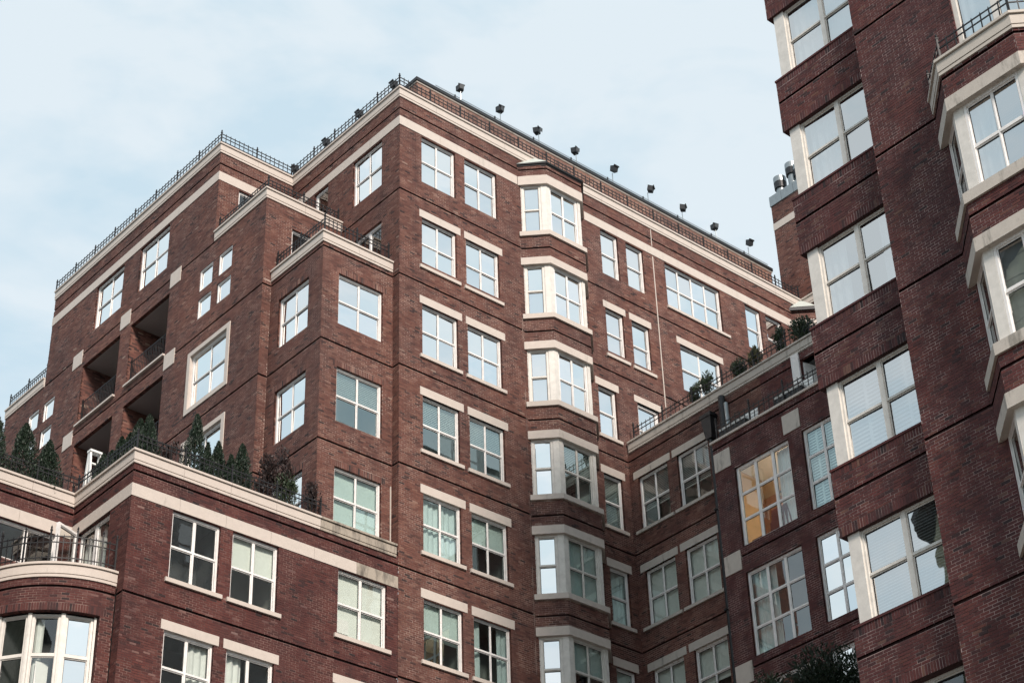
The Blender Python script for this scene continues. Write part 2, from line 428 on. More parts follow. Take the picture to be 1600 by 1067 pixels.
# ------------------------------------------------------------------ windows
CACHE = {}
def frame_mesh(w, h, cols, rows, mull, fw, mat, thick=.045, rail=.05):
    key = ('f', round(w, 2), round(h, 2), cols, rows, mull, fw, mat, thick, rail)
    if key in CACHE: return CACHE[key]
    mb = MB(); y0, y1 = .075, .165
    mb.box(0, fw, y0, y1, 0, h); mb.box(w - fw, w, y0, y1, 0, h)
    mb.box(fw, w - fw, y0, y1, 0, fw); mb.box(fw, w - fw, y0, y1, h - fw, h)
    sw = .032
    cells = []; xs = []
    iw = w - 2 * fw; x = fw
    cw = (iw - (cols - 1) * mull) / cols
    for c in range(cols):
        xs.append((x, x + cw)); x += cw
        if c < cols - 1: mb.box(x, x + mull, y0 + (.0 if mull > .08 else .022), y1, fw, h - fw); x += mull
    ih = h - 2 * fw; z = fw; ch = (ih - (rows - 1) * rail) / rows
    zz = []
    for r in range(rows):
        zz.append((z, z + ch)); z += ch
        if r < rows - 1:
            for a, b in xs: mb.box(a, b, y0 + .02, y1 - .01, z, z + rail)
            z += rail
    for a, b in xs:
        for ri, (c, e) in enumerate(zz):
            yy = .108 + (.014 if ri == 0 and rows == 2 else 0)
            mb.box(a, a + sw * .6, yy, y1 - .02, c, e); mb.box(b - sw * .6, b, yy, y1 - .02, c, e)
            mb.box(a + sw * .6, b - sw * .6, yy, y1 - .02, c, c + sw * .5); mb.box(a + sw * .6, b - sw * .6, yy, y1 - .02, e - sw * .8, e)
            A, B, C_, E_ = a + sw * .6, b - sw * .6, c + sw * .5, e - sw * .8; g_ = .012; yg = yy + .008
            mb.box(A, A + g_, yg, yg + .006, C_, E_, 1); mb.box(B - g_ * .6, B, yg, yg + .006, C_, E_, 1); mb.box(A, B, yg, yg + .006, E_ - g_ * 1.6, E_, 1); mb.box(A, B, yg, yg + .006, C_, C_ + g_ * .6, 1)  # dark glazing gaskets, widest at top and left to include their shadow
            cells.append((A, B, C_, E_, yy + .014))
    CACHE[key] = (mb.mesh('window_frame', [M[mat], M['dark_metal']]), cells); return CACHE[key]
def pane_mesh(w, h, mat):
    key = ('p', round(w, 3), round(h, 3), mat)
    if key not in CACHE:
        mb = MB(); mb.quad((-w / 2, 0, -h / 2), (w / 2, 0, -h / 2), (w / 2, 0, h / 2), (-w / 2, 0, h / 2)); CACHE[key] = mb.mesh('pane', M[mat])
    return CACHE[key]
def room_mesh(w, h, depth, mat):
    key = ('r', round(w, 2), round(h, 2), depth, mat)
    if key not in CACHE:
        mb = MB(); e = .06; x0, x1, z0, z1, y0, y1 = -e, w + e, -.12, h + .12, .166, depth
        mb.quad((x0, y1, z0), (x1, y1, z0), (x1, y1, z1), (x0, y1, z1)); mb.quad((x0, y0, z0), (x0, y1, z0), (x0, y1, z1), (x0, y0, z1))
        mb.quad((x1, y1, z0), (x1, y0, z0), (x1, y0, z1), (x1, y1, z1)); mb.quad((x0, y0, z1), (x0, y1, z1), (x1, y1, z1), (x1, y0, z1)); mb.quad((x0, y1, z0), (x0, y0, z0), (x1, y0, z0), (x1, y1, z0))
        CACHE[key] = mb.mesh('room', M[mat])
    return CACHE[key]
def cover_mesh(kind, w, h, drop, seed):
    key = ('c', kind, round(w, 2), round(h, 2), round(drop, 2), seed)
    if key in CACHE: return CACHE[key]
    mb = MB(); rr = random.Random(seed)
    if kind in ('shade', 'shade_white'):
        z = h * (1 - drop); n = 6
        for i in range(n):
            a = .02 + (w - .04) * i / n; b = .02 + (w - .04) * (i + 1) / n
            ya = .21 + .006 * sin(i * 1.7 + seed); yb = .21 + .006 * sin((i + 1) * 1.7 + seed)
            mb.quad((a, ya, z), (b, yb, z), (b, yb, h), (a, ya, h))
        mb.box(.02, w - .02, .20, .222, z - .02, z); me = mb.mesh('roller_blind', M[kind])
    elif kind == 'venetian':
        z = h - .03; lo = h * (1 - drop)
        while z > lo:
            mb.hexa([(.03, .185, z - .034), (w - .03, .185, z - .034), (w - .03, .215, z), (.03, .215, z), (.03, .182, z - .030), (w - .03, .182, z - .030), (w - .03, .212, z + .004), (.03, .212, z + .004)]); z -= .058
        mb.box(.03, w - .03, .19, .225, lo - .03, lo - .01); me = mb.mesh('venetian_blind', M['slat'])
    elif kind == 'shutter':
        z = .05
        for c in range(4):
            a = .02 + (w - .04) * c / 4; b = .02 + (w - .04) * (c + 1) / 4
            mb.box(a, a + .03, .19, .22, 0, h); mb.box(b - .03, b, .19, .22, 0, h)
        while z < h - .05:
            mb.hexa([(.03, .19, z - .012), (w - .03, .19, z - .012), (w - .03, .215, z + .05), (.03, .215, z + .05), (.03, .194, z - .012), (w - .03, .194, z - .012), (w - .03, .219, z + .05), (.03, .219, z + .05)]); z += .085
        me = mb.mesh('shutter', M['shade_white'])
    else:
        parts = {'curtain': [(0, w)], 'curtain_pair': [(0, w * .3), (w * .72, w)], 'curtain_left': [(0, w * .45)], 'curtain_right': [(w * .6, w)], 'curtain_dark': [(0, w)]}[kind]
        for a, b in parts:
            n = max(6, int((b - a) / .035)); pv = None; ph = rr.random() * 6
            for i in range(n + 1):
                x = a + .02 + (b - a - .04) * i / n; y = .25 + .028 * sin(i * 1.15 + ph) + .012 * sin(i * .43 + ph)
                if pv: mb.quad((pv[0], pv[1], 0), (x, y, 0), (x, y, h), (pv[0], pv[1], h))
                pv = (x, y)
        me = mb.mesh('curtain', M['curtain_dark' if kind == 'curtain_dark' else 'curtain'], True)
    CACHE[key] = me; return me
def boxmesh(name, x0, x1, y0, y1, z0, z1, mat):
    key = ('b', name, round(x0, 3), round(x1, 3), round(y0, 3), round(y1, 3), round(z0, 3), round(z1, 3), mat)
    if key not in CACHE: mb = MB(); mb.box(x0, x1, y0, y1, z0, z1); CACHE[key] = mb.mesh(name, M[mat])
    return CACHE[key]
SEED = [0]
def window(bld, T, u, z, w, h, cols=2, rows=2, mull=.03, fw=.055, frame='white_paint', glass='glass', cover=None, drop=1.0, lintel=None, sill=None, room='room', depth=1.1, stone='stone', shift=0, rail=.042, name='window'):
    fm, cells = frame_mesh(w, h, cols, rows, mull, fw, frame, rail=rail)
    wo = inst(name, fm, bld, T(u, -shift, z), T.a)
    SEED[0] += 1
    for (a, b, c, e, y) in cells:
        gm_ = R.choice(('glass', 'glass_b', 'glass', 'glass_c')) if glass == 'glass' else glass
        p = inst('pane', pane_mesh(b - a, e - c, gm_), wo, ((a + b) / 2, y, (c + e) / 2), R.gauss(0, .009), R.gauss(0, .009), world=False)
    inst('room', room_mesh(w, h, depth, room), wo, (0, 0, 0), world=False)
    if cover:
        me = cover_mesh(cover, w, h, drop, SEED[0] % 5); inst({'shade': 'roller_blind', 'shade_white': 'roller_blind', 'venetian': 'venetian_blind', 'shutter': 'shutter'}.get(cover, 'curtain'), me, wo, (0, 0, 0), world=False)
    if lintel:
        a, b, hh = lintel; inst('lintel', boxmesh('lintel', -a, w + b, -.014, .10, 0, hh, stone), wo, (0, shift * -1, h), world=False)
    if sill:
        a, b, hh = sill; inst('sill', boxmesh('sill', -a, w + b, -.06, .09, -hh, 0, stone), wo, (0, 0, 0), world=False)
    return wo
def win_ops(lst): return [(u, u + w, z, z + h) for (u, z, w, h) in lst]

H = [39.82 - 3.207 * k for k in range(8)]; WH = 1.82
GR = [h + .69 for h in H]
GL = [27.22 - 3.2 * k for k in range(-3, 6)]

# ================================================================== central tower
ct = thing('apartment_building', 'tall red brick apartment tower in the centre with faceted bay windows and stepped roof terraces', 'building', (28.49, 36.63, -1.6))
Tf = front(28.49, 36.63)
cols_cover = {  # (column,row): cover
}
def cov(k, i):
    table = ['shade', 'shade', 'curtain', 'shade', 'venetian', 'shade', 'curtain', 'curtain_pair', 'shade', 'venetian']
    return table[(k * 7 + i * 3 + k * i) % len(table)]
ops = []; wins = []
for r in range(6):
    for ci, (xa, xb) in enumerate(((29.35, 30.70), (31.08, 32.41))):
        ops.append((xa - 28.49, xb - 28.49, H[r] - WH, H[r])); wins.append((ci, r, xa - 28.49, xb - xa))
for r in (0, 1):
    for ci, (xa, xb) in enumerate(((36.96, 37.5),)): pass
colH = [(36.40, 37.17, r) for r in (2, 3, 4, 5)]
for xa, xb, r in colH: ops.append((xa - 28.49, xb - 28.49, H[r] - WH, H[r])); wins.append((4, r, xa - 28.49, xb - xa))
# wall left of x 36.3 (bay hides the middle), lower right part up to the inner corner
masonry(ct, Tf, 9.01, 20.0, 34.9239, [o for o in ops if o[3] < 34.9239] , GR, pick=True)
ops_up = [(xa - 28.49, xb - 28.49, H[r] - WH, H[r]) for r in (0, 1) for xa, xb in ((29.35, 30.70), (31.08, 32.41), (36.96, 37.76), (38.13, 38.94))]
ops_up += [(39.97 - 28.49, 42.67 - 28.49, H[0] - WH, H[0]), (40.37 - 28.49, 42.30 - 28.49, H[1] - WH, H[1])]
ops_up += [(43.94 - 28.49, 44.73 - 28.49, H[0] - WH, H[0]), (45.0 - 28.49, 45.85 - 28.49, H[0] - WH, H[0])]
ops_up += [(44.0 - 28.49, 44.8 - 28.49, H[1] - WH, H[1]), (45.0 - 28.49, 45.85 - 28.49, H[1] - WH, H[1])]
masonry(ct, Tf, 18.06, 34.9239, 41.0, [(o[0], o[1], max(o[2], 34.7), o[3]) for o in ops_up], GR)
Tf2 = front(37.5, 36.63)
masonry(ct, Tf2, 9.05, 29.5, 34.9239, [(38.11 - 37.5, 39.07 - 37.5, 31.5, H[2]), (40.37 - 37.5, 42.30 - 37.5, H[1] - WH, 34.9239), (44.0 - 37.5, 44.8 - 37.5, H[1] - WH, 34.9239), (45.0 - 37.5, 45.85 - 37.5, H[1] - WH, 34.9239)], GR)
for ci, r, u, w in wins:
    lit = (.10, .16, .27) if ci < 2 and r else ((.12, .12, .27) if ci == 4 else None)
    if ci == 1 and r: lit = (.07, .14, .27)
    gl = 'glass' if r < 3 else 'glass_mid'
    window(ct, Tf, u, H[r] - WH, w, WH, 2 if ci < 2 else 1, 2, .028, .055, glass=gl, cover=cov(ci, r) if r > 2 else 'shade_white', drop=(1.0 if r < 3 else R.choice((.5, .55, 1, 1, .48))), lintel=lit, sill=(.10, .12, .11) if r else None)
for r in (0, 1):
    for xa, xb in ((36.96, 37.76), (38.13, 38.94)):
        window(ct, Tf, xa - 28.49, H[r] - WH, xb - xa, WH, 1, 2, cover='shade_white', lintel=(.1, .1, .26) if r else None, sill=(.08, .14, .11) if r else None)
window(ct, Tf, 39.97 - 28.49, H[0] - WH, 2.70, WH, 4, 2, cover='shade_white', sill=(.05, .28, .10))
window(ct, Tf, 40.37 - 28.49, H[1] - WH, 1.93, WH, 2, 2, cover='shade_white', lintel=(.15, .15, .26))
for xa, xb in ((43.94, 44.73), (45.0, 45.85)): window(ct, Tf, xa - 28.49, H[0] - WH, xb - xa, WH, 1, 2, cover='shade_white', glass='glass_b')
for xa, xb in ((44.0, 44.8), (45.0, 45.85)): window(ct, Tf, xa - 28.49, H[1] - WH, xb - xa, WH, 1, 2, cover='shade_white')
window(ct, Tf2, 38.11 - 37.5, 31.5, .96, H[2] - 31.5, 1, 2, fw=.09, cover='shade_white', lintel=(.14, .12, .24), name='terrace_door')
plainwall(ct, Tf, 9.01, -1.6, 20.0)
# left face of the tower
Tl = side(42.39, 28.49)
masonry(ct, Tl, 5.76, 34.3, 41.0, [(42.39 - 39.02, 42.39 - 37.53, H[0] - WH, H[0]), (42.39 - 38.86, 42.39 - 37.52, 34.75, H[1]), (42.39 - 41.1, 42.39 - 40.36, 37.7, H[0])], GR)
masonry(ct, side(36.93, 28.49), .30, 24.9, 34.3, (), GR)
window(ct, Tl, 42.39 - 39.02, H[0] - WH, 1.49, WH, 2, 2, cover='shade_white')
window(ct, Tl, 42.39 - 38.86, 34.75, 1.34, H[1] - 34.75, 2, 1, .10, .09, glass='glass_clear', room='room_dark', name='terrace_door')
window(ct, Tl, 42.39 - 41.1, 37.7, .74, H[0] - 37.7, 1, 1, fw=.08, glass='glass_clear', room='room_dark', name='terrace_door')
# penthouse behind the roof railing
PENT = True
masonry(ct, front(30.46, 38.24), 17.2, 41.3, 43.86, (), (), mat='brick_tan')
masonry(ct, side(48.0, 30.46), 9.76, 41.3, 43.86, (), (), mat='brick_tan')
ring(ct, 'roof_edge', [(30.46, 48.0), (30.46, 38.24), (47.7, 38.24)], [(.03, 43.80, 43.86)], .3, 50, 'stone_grey')
ring(ct, 'roof_flashing', [(30.46, 48.0), (30.46, 38.24), (47.7, 38.24)], [(.07, 43.86, 43.99)], .3, 50, 'dark_metal')
rf = MB(); rf.box(30.5, 47.6, 38.3, 48, 43.7, 43.85); rf.box(28.6, 47.0, 36.75, 50, 41.0, 41.15); rf.box(25.75, 28.6, 42.5, 52.8, 41.0, 41.15); rf.box(25.75, 28.4, 39.65, 42.3, 37.4, 37.55); rf.box(26.05, 28.4, 37.0, 39.5, 34.35, 34.5); rf.box(25.75, 40, 52.95, 55.6, 37.3, 37.5)
rf.obj('roof', M['roofing'], ct)
# pale joint down the front
jt = MB(); jt.box(39.385, 39.425, 36.618, 36.64, 32.0, 39.8); jt.box(39.40, 39.43, 36.618, 36.64, 40.25, 40.98); jt.obj('expansion_joint', M['stone'], ct)
jt = MB(); jt.box(33.29, 33.303, 36.622, 36.64, 20.0, 34.6); jt.obj('expansion_joint', M['mortar'], ct)
jt = MB(); jt.box(28.42, 28.45, 36.905, 36.94, 25.1, 27.0); jt.obj('expansion_joint', M['stone_grey'], ct)

# faceted bay on the front
BAY = [(33.34, 36.63), (34.0, 35.97), (35.55, 35.97), (36.21, 36.63)]
def facet(p, q): return Map(p, atan2(q[1] - p[1], q[0] - p[0]))
FA = [facet(BAY[i], BAY[i + 1]) for i in range(3)]; FL = [hypot(BAY[i + 1][0] - BAY[i][0], BAY[i + 1][1] - BAY[i][1]) for i in range(3)]
for r in range(6):
    zl0, zl1 = (H[0] + .03, H[0] + .38) if r == 0 else (H[r] + .03, H[r] + .30)
    zs0, zs1 = H[r] - WH - .25, H[r] - WH - .08
    ring(ct, 'bay_lintel', BAY, [(.02, zl0, zl1)], .2, 5, 'stone')
    ring(ct, 'bay_sill', BAY, [(.07, zs0, zs1)], .2, 5, 'stone')
    top = (40.62 if r == 0 else H[r - 1] - WH - .25)
    for f in range(3): masonry(ct, FA[f], FL[f], zl1, top, (), [h + .62 for h in H])
    # soffit and floor slabs that close the storey, coloured dark to stand for shade
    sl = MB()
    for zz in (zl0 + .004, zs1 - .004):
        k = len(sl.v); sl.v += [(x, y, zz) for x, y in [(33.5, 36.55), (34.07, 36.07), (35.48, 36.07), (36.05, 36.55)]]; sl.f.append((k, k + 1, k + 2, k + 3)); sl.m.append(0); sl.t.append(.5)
    sl.obj('soffit', M['soffit_shade_tone'], ct)
    wz, wh = zs1, zl0 - zs1
    gl = 'glass' if r < 3 else 'glass_mid'
    cv = ['shade_white', 'shade_white', 'shade_white', 'shade_white', 'shade_white', 'shade'][r]
    window(ct, FA[0], .10, wz, .62, wh, 1, 2, .04, .07, frame='cream_paint', glass='glass', cover=cv, shift=.02)
    window(ct, FA[1], .19, wz, 1.20, wh, 2, 2, .04, .06, frame='cream_paint' if r > 2 else 'white_paint', glass=gl, cover=cv if r < 3 else [None, 'venetian', 'shade', 'shade'][r - 2], drop=.5 if r in (3, 5) else 1, shift=.03)
    window(ct, FA[2], .25, wz, .60, wh, 1, 2, .04, .07, frame='cream_paint', cover=cv, shift=.02)
    for nm, f, a, b in (('corner_post', 0, .725, .90), ('corner_post', 1, .03, .185), ('corner_post', 1, 1.395, 1.52), ('corner_post', 2, .04, .245), ('wall_post', 0, .0, .095), ('wall_post', 2, .855, .933)):
        mb = MB(); box_m(mb, FA[f], a, b, -.075, -.2, wz, wz + wh); mb.obj(nm, M['cream_paint'], ct)
cp = MB(); zc = 40.72; base = [(33.27, 36.66), (33.97, 35.90), (35.60, 35.90), (36.3, 36.66)]
ap = (34.05, 36.585, 41.33); bp_ = (35.5, 36.585, 41.33)
ring(ct, 'bay_fascia', BAY, [(.02, 40.62, 40.67), (.06, 40.67, 40.715)], .2, 5, 'dark_metal')
P3 = [(x, y, zc + .012) for x, y in base]
cp.tri(P3[0], P3[1], ap); cp.quad(P3[1], P3[2], bp_, ap); cp.tri(P3[2], P3[3], bp_); cp.obj('bay_roof', M['roof_metal'], ct)
# chamfered corner further right, with its own little roof, and the far wing
CHM = [(46.52, 36.63), (47.13, 36.02)]
masonry(ct, facet(*CHM), hypot(.61, .61), 31, 40.62, (), GR)
ring(ct, 'band_stone', CHM, [(.02, 39.85, 40.22)], .1, 3, 'stone'); ring(ct, 'bay_fascia', [(46.45, 36.7), (47.13, 36.02)], [(.08, 40.62, 40.74)], .2, 3, 'dark_metal')
cp = MB(); cp.tri((46.42, 36.60, 40.75), (47.10, 35.92, 40.75), (47.10, 36.58, 41.36)); cp.obj('bay_roof', M['roof_metal'], ct)
masonry(ct, side(36.02, 47.13), .9, 34, 41.0, (), GR)
# copings and bands
TOP = [(25.65, 52.93), (25.65, 42.39), (28.49, 42.39), (28.49, 36.63), (47.13, 36.63), (47.13, 35.1)]
ring(ct, 'coping_stone', TOP, coping(41.36), .22)
ring(ct, 'band_stone', TOP[:4] + [(33.3, 36.63)], [(.018, 39.86, 40.20)], .06, 1.45)
ring(ct, 'band_stone', [(36.25, 36.63), (46.5, 36.63)], [(.018, 39.86, 40.20)], .06, 1.45)
ring(ct, 'coping_stone', [(25.65, 42.36), (25.65, 39.54), (28.46, 39.54)], coping(37.72), .22)
ring(ct, 'coping_stone', [(25.96, 39.50), (25.96, 36.93), (28.46, 36.93)], coping(34.66), .22)
ring(ct, 'coping_stone', [(25.65, 55.7), (25.65, 52.96)], coping(37.72), .22)
# S block: the lowest of the steps
Ts = front(25.96, 36.93); Tsl = side(39.54, 25.96)
rows_s = (2, 3, 4)
so = [(.58, 2.16, H[r] - WH + .04, H[r]) for r in rows_s]; sl_ = [(39.54 - 39.09, 39.54 - 37.60, H[r] - WH + .04, H[r]) for r in rows_s]
masonry(ct, Ts, 2.53, 24.6, 34.3, so, GR, sold=[(.45, 2.3, H[r], H[r] + .2) for r in rows_s])
masonry(ct, Tsl, 2.61, 24.6, 34.3, sl_, GR, sold=[(.3, 2.1, H[r], H[r] + .2) for r in rows_s])
for r in rows_s:
    window(ct, Ts, .58, H[r] - WH + .04, 1.58, WH - .04, 2, 2, .028, .06, glass='glass' if r == 2 else 'glass_mid', cover={2: 'shade_white', 3: 'venetian', 4: 'shade'}[r], drop=.5 if r == 3 else 1)
    window(ct, Tsl, 39.54 - 39.09, H[r] - WH + .04, 1.49, WH - .04, 2, 2, .028, .06, cover='curtain_left' if r < 4 else 'shade')
# M block
masonry(ct, side(42.39, 25.65), 2.85, 24.6, 37.35, [(42.39 - 42.05, 42.39 - 41.31, 35.81, 36.62), (42.39 - 42.05, 42.39 - 41.31, 34.76, 35.50), (.0, 42.39 - 41.15, 31.41, 33.65), (.0, 42.39 - 41.15, 28.2, 30.45)], GR)
window(ct, side(42.39, 25.65), .34, 35.81, .74, .81, 1, 1, fw=.045, shift=-.055, cover='shade_white'); window(ct, side(42.39, 25.65), .34, 34.76, .74, .74, 1, 1, fw=.045, shift=-.055, cover='shade_white')
masonry(ct, front(25.65, 39.54), 2.84, 34.3, 37.35, [(26.62 - 25.65, 27.5 - 25.65, 34.7, 36.63)], GR)
masonry(ct, front(25.65, 39.54), .31, 24.6, 34.3, (), GR)
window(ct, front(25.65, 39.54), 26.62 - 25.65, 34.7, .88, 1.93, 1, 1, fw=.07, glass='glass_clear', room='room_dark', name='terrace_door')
# B block: long left face
masonry(ct, front(25.65, 42.39), 2.84, 37.4, 41.0, [(.78, 1.6, 37.6, H[0])], GR)
window(ct, front(25.65, 42.39), .78, 37.6, .82, H[0] - 37.6, 1, 1, fw=.08, glass='glass_clear', room='room_dark', name='terrace_door')
Yf = 52.93; Tb = side(Yf, 25.65)
def yb(a, b, c, d, dep=None): return (Yf - b, Yf - a, c, d) if dep is None else (Yf - b, Yf - a, c, d, dep)
ob = [yb(48.07, 49.85, H[0] - WH, H[0]), yb(45.24, 47.04, H[0] - WH, H[0]), yb(42.39, 43.12, 35.81, 36.62), yb(42.39, 43.12, 34.76, 35.50), yb(42.38, 43.45, 31.41, 33.65), yb(42.38, 43.45, 28.2, 30.45),
      yb(44.90, 47.22, 34.42, 36.82, 1.7), yb(47.88, 50.27, 34.42, 36.82, 1.7), yb(44.90, 47.22, 31.2, 33.68, 1.7), yb(47.88, 50.27, 31.2, 33.68, 1.7), yb(52.08, 52.80, 35.78, 36.55), yb(52.08, 52.85, 34.72, 35.45)]
masonry(ct, Tb, 10.54, 24.6, 41.0, ob, GR)
masonry(ct, side(55.7, 25.65), 2.77, 24.6, 37.35, [(55.7 - 53.86, 55.7 - 53.14, 35.78, 36.55), (55.7 - 53.86, 55.7 - 53.14, 34.72, 35.45)], GR)
for a, b in ((48.07, 49.85), (45.24, 47.04)): window(ct, Tb, Yf - b, H[0] - WH, b - a, WH, 2, 2, cover='shade_white')
for c, hh in ((35.81, .81), (34.76, .74)): window(ct, Tb, Yf - 43.12, c, .73, hh, 1, 1, fw=.045, shift=-.055, cover='shade_white')
for c, hh in ((35.78, .77), (34.72, .73)):
    window(ct, Tb, Yf - 52.80, c, .72, hh, 1, 1, fw=.045, shift=-.055, cover='shade_white'); window(ct, side(55.7, 25.65), 55.7 - 53.86, c, .72, hh, 1, 1, fw=.045, shift=-.055, cover='shade_white')
for z0, z1 in ((31.41, 33.65), (28.2, 30.45)):     # stone framed windows
    y0, y1 = 41.15, 43.45; sw = .16
    Tz = side(y1, 25.65)
    sm = MB(); sm.box(25.62, 25.80, y0, y0 + sw, z0, z1); sm.box(25.62, 25.80, y1 - sw, y1, z0, z1); sm.box(25.62, 25.80, y0 + sw, y1 - sw, z0, z0 + sw); sm.box(25.62, 25.80, y0 + sw, y1 - sw, z1 - sw, z1)
    w = window(ct, Tz, sw, z0 + sw, y1 - y0 - 2 * sw, z1 - z0 - 2 * sw, 2, 2, fw=.07, cover='shade_white')
    sm.obj('stone_surround', M['stone'], ct)
for (ya, yb_) in ((44.90, 47.22), (47.88, 50.27)):    # inset balconies
    for z0, z1 in ((34.42, 36.82), (31.2, 33.68)):
        mb = MB(); X0, X1 = 25.65 + .13, 25.65 + 1.7
        mb.quad((X1, yb_, z0), (X1, ya, z0), (X1, ya, z1), (X1, yb_, z1), 0, .3)
        mb.quad((X0, yb_, z1 - .012), (X1, yb_, z1 - .012), (X1, ya, z1 - .012), (X0, ya, z1 - .012), 1)
        k = 0; z = z0
        mb.obj('balcony_recess', [M['brick'], M['soffit']], ct)
        inst('balcony_door', boxmesh('balcony_door', 0, .95, 0, .05, 0, 2.1, 'cream_paint'), ct, (X1 - .06, yb_ - .3, z0), -pi / 2)
    mb = MB(); mb.box(25.56, 25.95, ya - .02, yb_ + .02, 34.37, 34.44); mb.obj('balcony_edge', M['stone'], ct)
for y0, z0 in ((44.29, 36.95), (47.31, 36.95), (50.37, 36.95), (44.28, 33.79), (50.45, 33.79)):
    mb = MB(); mb.box(25.63, 25.70, y0, y0 + .61, z0, z0 + .57); mb.obj('stone_block', M['stone'], ct)
# W1: the short wing at the inner corner
Tw = side(36.63, 37.5)
wo_ = []
for r in (3, 4, 5):
    for a, b in ((35.0, 36.26), (33.29, 34.58)): wo_.append((36.63 - b, 36.63 - a, H[r] - WH + .03, H[r] + .03))
masonry(ct, Tw, 5.6, 20.5, 31.25, wo_, GR)
masonry(ct, side(31.03, 37.5), 7.5, 28.0, 31.25, [(31.03 - 29.45, 31.03 - 28.3, 28.2, 31.0, .3)], GR, dark=True)
for (a, b, c, d) in wo_:
    r = round((H[0] + .03 - d) / 3.207)
    k = 0 if a < 1 else 1
    window(ct, Tw, a, c, b - a, d - c, 2, 2, .028, .055, glass='glass_clear', cover={3: 'venetian', 4: 'shade', 5: 'shade'}[r], drop=.6 if r == 3 else (.6 if r == 5 else 1), lintel=(.19, .13, .25), sill=(.2, .14, .10), stone='stone_grey', room='room')
ring(ct, 'coping_stone', [(37.5, 36.56), (37.5, 23.6)], coping(31.62), .22, mat='stone_grey')
rf = MB(); rf.box(37.6, 47, 23, 36.5, 31.0, 31.15); rf.obj('terrace_floor', M['roofing'], ct)
mb = MB(); mb.box(37.44, 37.56, 29.47, 29.75, 28.25, 31.24); mb.obj('door_post', M['white_paint'], ct)
mb = MB(); mb.hexa([(37.6, 29.42, 28.3), (38.7, 29.2, 28.3), (38.7, 29.26, 28.3), (37.6, 29.48, 28.3), (37.6, 29.42, 30.95), (38.7, 29.2, 30.95), (38.7, 29.26, 30.95), (37.6, 29.48, 30.95)]); mb.obj('door_leaf', M['white_paint'], ct)
# high block with flues at the far right
hb = thing('rooftop_block', 'brick rooftop block with a stone band and metal top, right of the tower roof', 'rooftop block', (48.0, 38.1, 41.2))
masonry(hb, side(38.1, 48.0), 3.4, 40.9, 47.05, (), ())
ring(hb, 'band_stone', [(48.0, 38.1), (48.0, 34.7)], [(.02, 45.88, 46.2)], .1, 1.5)
for i in range(6):
    mb = MB(); mb.box(47.96, 48.1, 38.12 - (i + 1) * .62 + .012, 38.12 - i * .62, 47.05, 47.52); mb.obj('metal_panel', M['grey_metal'], hb)
mb = MB(); mb.box(48.02, 51, 34.7, 38.05, 40.9, 47.0); mb.obj('block_core', M['brick'], hb)
for i, (y, zt, rr) in enumerate(((37.93, 48.66, .26), (37.28, 48.95, .26), (36.95, 48.70, .22))):
    v = thing('roof_flue', ['round metal flue with a dark collar at the left end of the rooftop block', 'taller round metal flue behind the first one on the rooftop block', 'short metal flue half hidden by the right-hand building'][i], 'flue', (48.55, y, 47.0), 0, 'metal flues on the rooftop block')
    mb = MB(); mb.tube((0, 0, 0), (0, 0, zt - 47.55), rr * .72, n=20); mb.obj('pipe', M['grey_metal'], v, (0, 0, 0), smooth=False)
    mb = MB(); mb.tube((0, 0, zt - 47.55), (0, 0, zt - 47.25), rr * .95, rr * 1.0, n=20); mb.obj('collar', M['dark_metal'], v, (0, 0, 0))
    mb = MB(); mb.tube((0, 0, zt - 47.25), (0, 0, zt - 47.0), rr, n=20); mb.obj('cap', M['grey_metal'], v, (0, 0, 0))

# ================================================================== low corner block
lb = thing('apartment_building', 'low red brick corner block with a planted terrace and a curved bay, lower left', 'building', (20.35, 36.63, -1.6))
LLt = front(20.35, 36.63)
lo = []
for r in (5, 6):
    for a, b in ((21.53, 22.92), (23.28, 24.66), (26.53, 28.11)): lo.append((a - 20.35, b - 20.35, H[r] - WH - (.06 if r == 5 else 0), H[r] - .02))
masonry(lb, LLt, 8.13, 17.6, 24.75, lo, [24.43, 21.19], pick=True)
CV = [None, 'shade', 'shade', 'curtain_right', 'curtain_left', 'shade']
for i, (a, b, c, d) in enumerate(lo):
    window(lb, LLt, a, c, b - a, d - c, 2, 2, .05, .06, glass='glass_dim' if i == 5 else 'glass_clear', cover=CV[i], drop=.5 if i == 1 else .97, lintel=(.10, .13, .25) if i > 2 else None, sill=(.10, .12, .11), room='room_dark' if i in (0, 3, 4) else 'room')
mb = MB(); mb.box(26.62, 27.0, 36.79, 36.82, 22.06, 22.45); mb.obj('white_card', M['shade_white'], lb)
LLs = side(39.48, 20.35)
masonry(lb, LLs, 2.85, 21.4, 24.75, [(39.48 - 39.1, 39.48 - 37.6, 21.7, 23.75)], [24.43])
masonry(lb, side(36.93, 20.35), .30, 17.6, 21.5, (), [21.19])
window(lb, LLs, 39.48 - 38.35, 21.7, .75, 2.05, 1, 1, fw=.07, glass='glass_clear', cover='curtain_pair', room='room', name='terrace_door')
window(lb, LLs, 39.48 - 39.1, 21.7, .74, 2.05, 1, 1, fw=.05, glass='glass_clear', cover='curtain_left', room='room', name='terrace_door')
ca = thing('open_casement', 'white framed glazed door leaf standing open above the curved balcony', 'door', (20.30, 39.1, 21.75), radians(-158))
mb = MB(); fm, cells = frame_mesh(.74, 2.0, 1, 1, .04, .06, 'white_paint'); inst('frame', fm, ca, (0, -.12, 0), world=False); inst('pane', pane_mesh(.6, 1.85, 'glass_clear'), ca, (.37, 0, 1.0), world=False)
LL2 = front(13.0, 39.48)
masonry(lb, LL2, 7.35, 18, 24.75, [(17.55 - 13, 19.99 - 13, 22.72, 23.77)], [24.43])
window(lb, LL2, 17.55 - 13, 22.72, 2.44, 1.05, 3, 1, .07, .06, glass='glass_dim', room='room_dark')
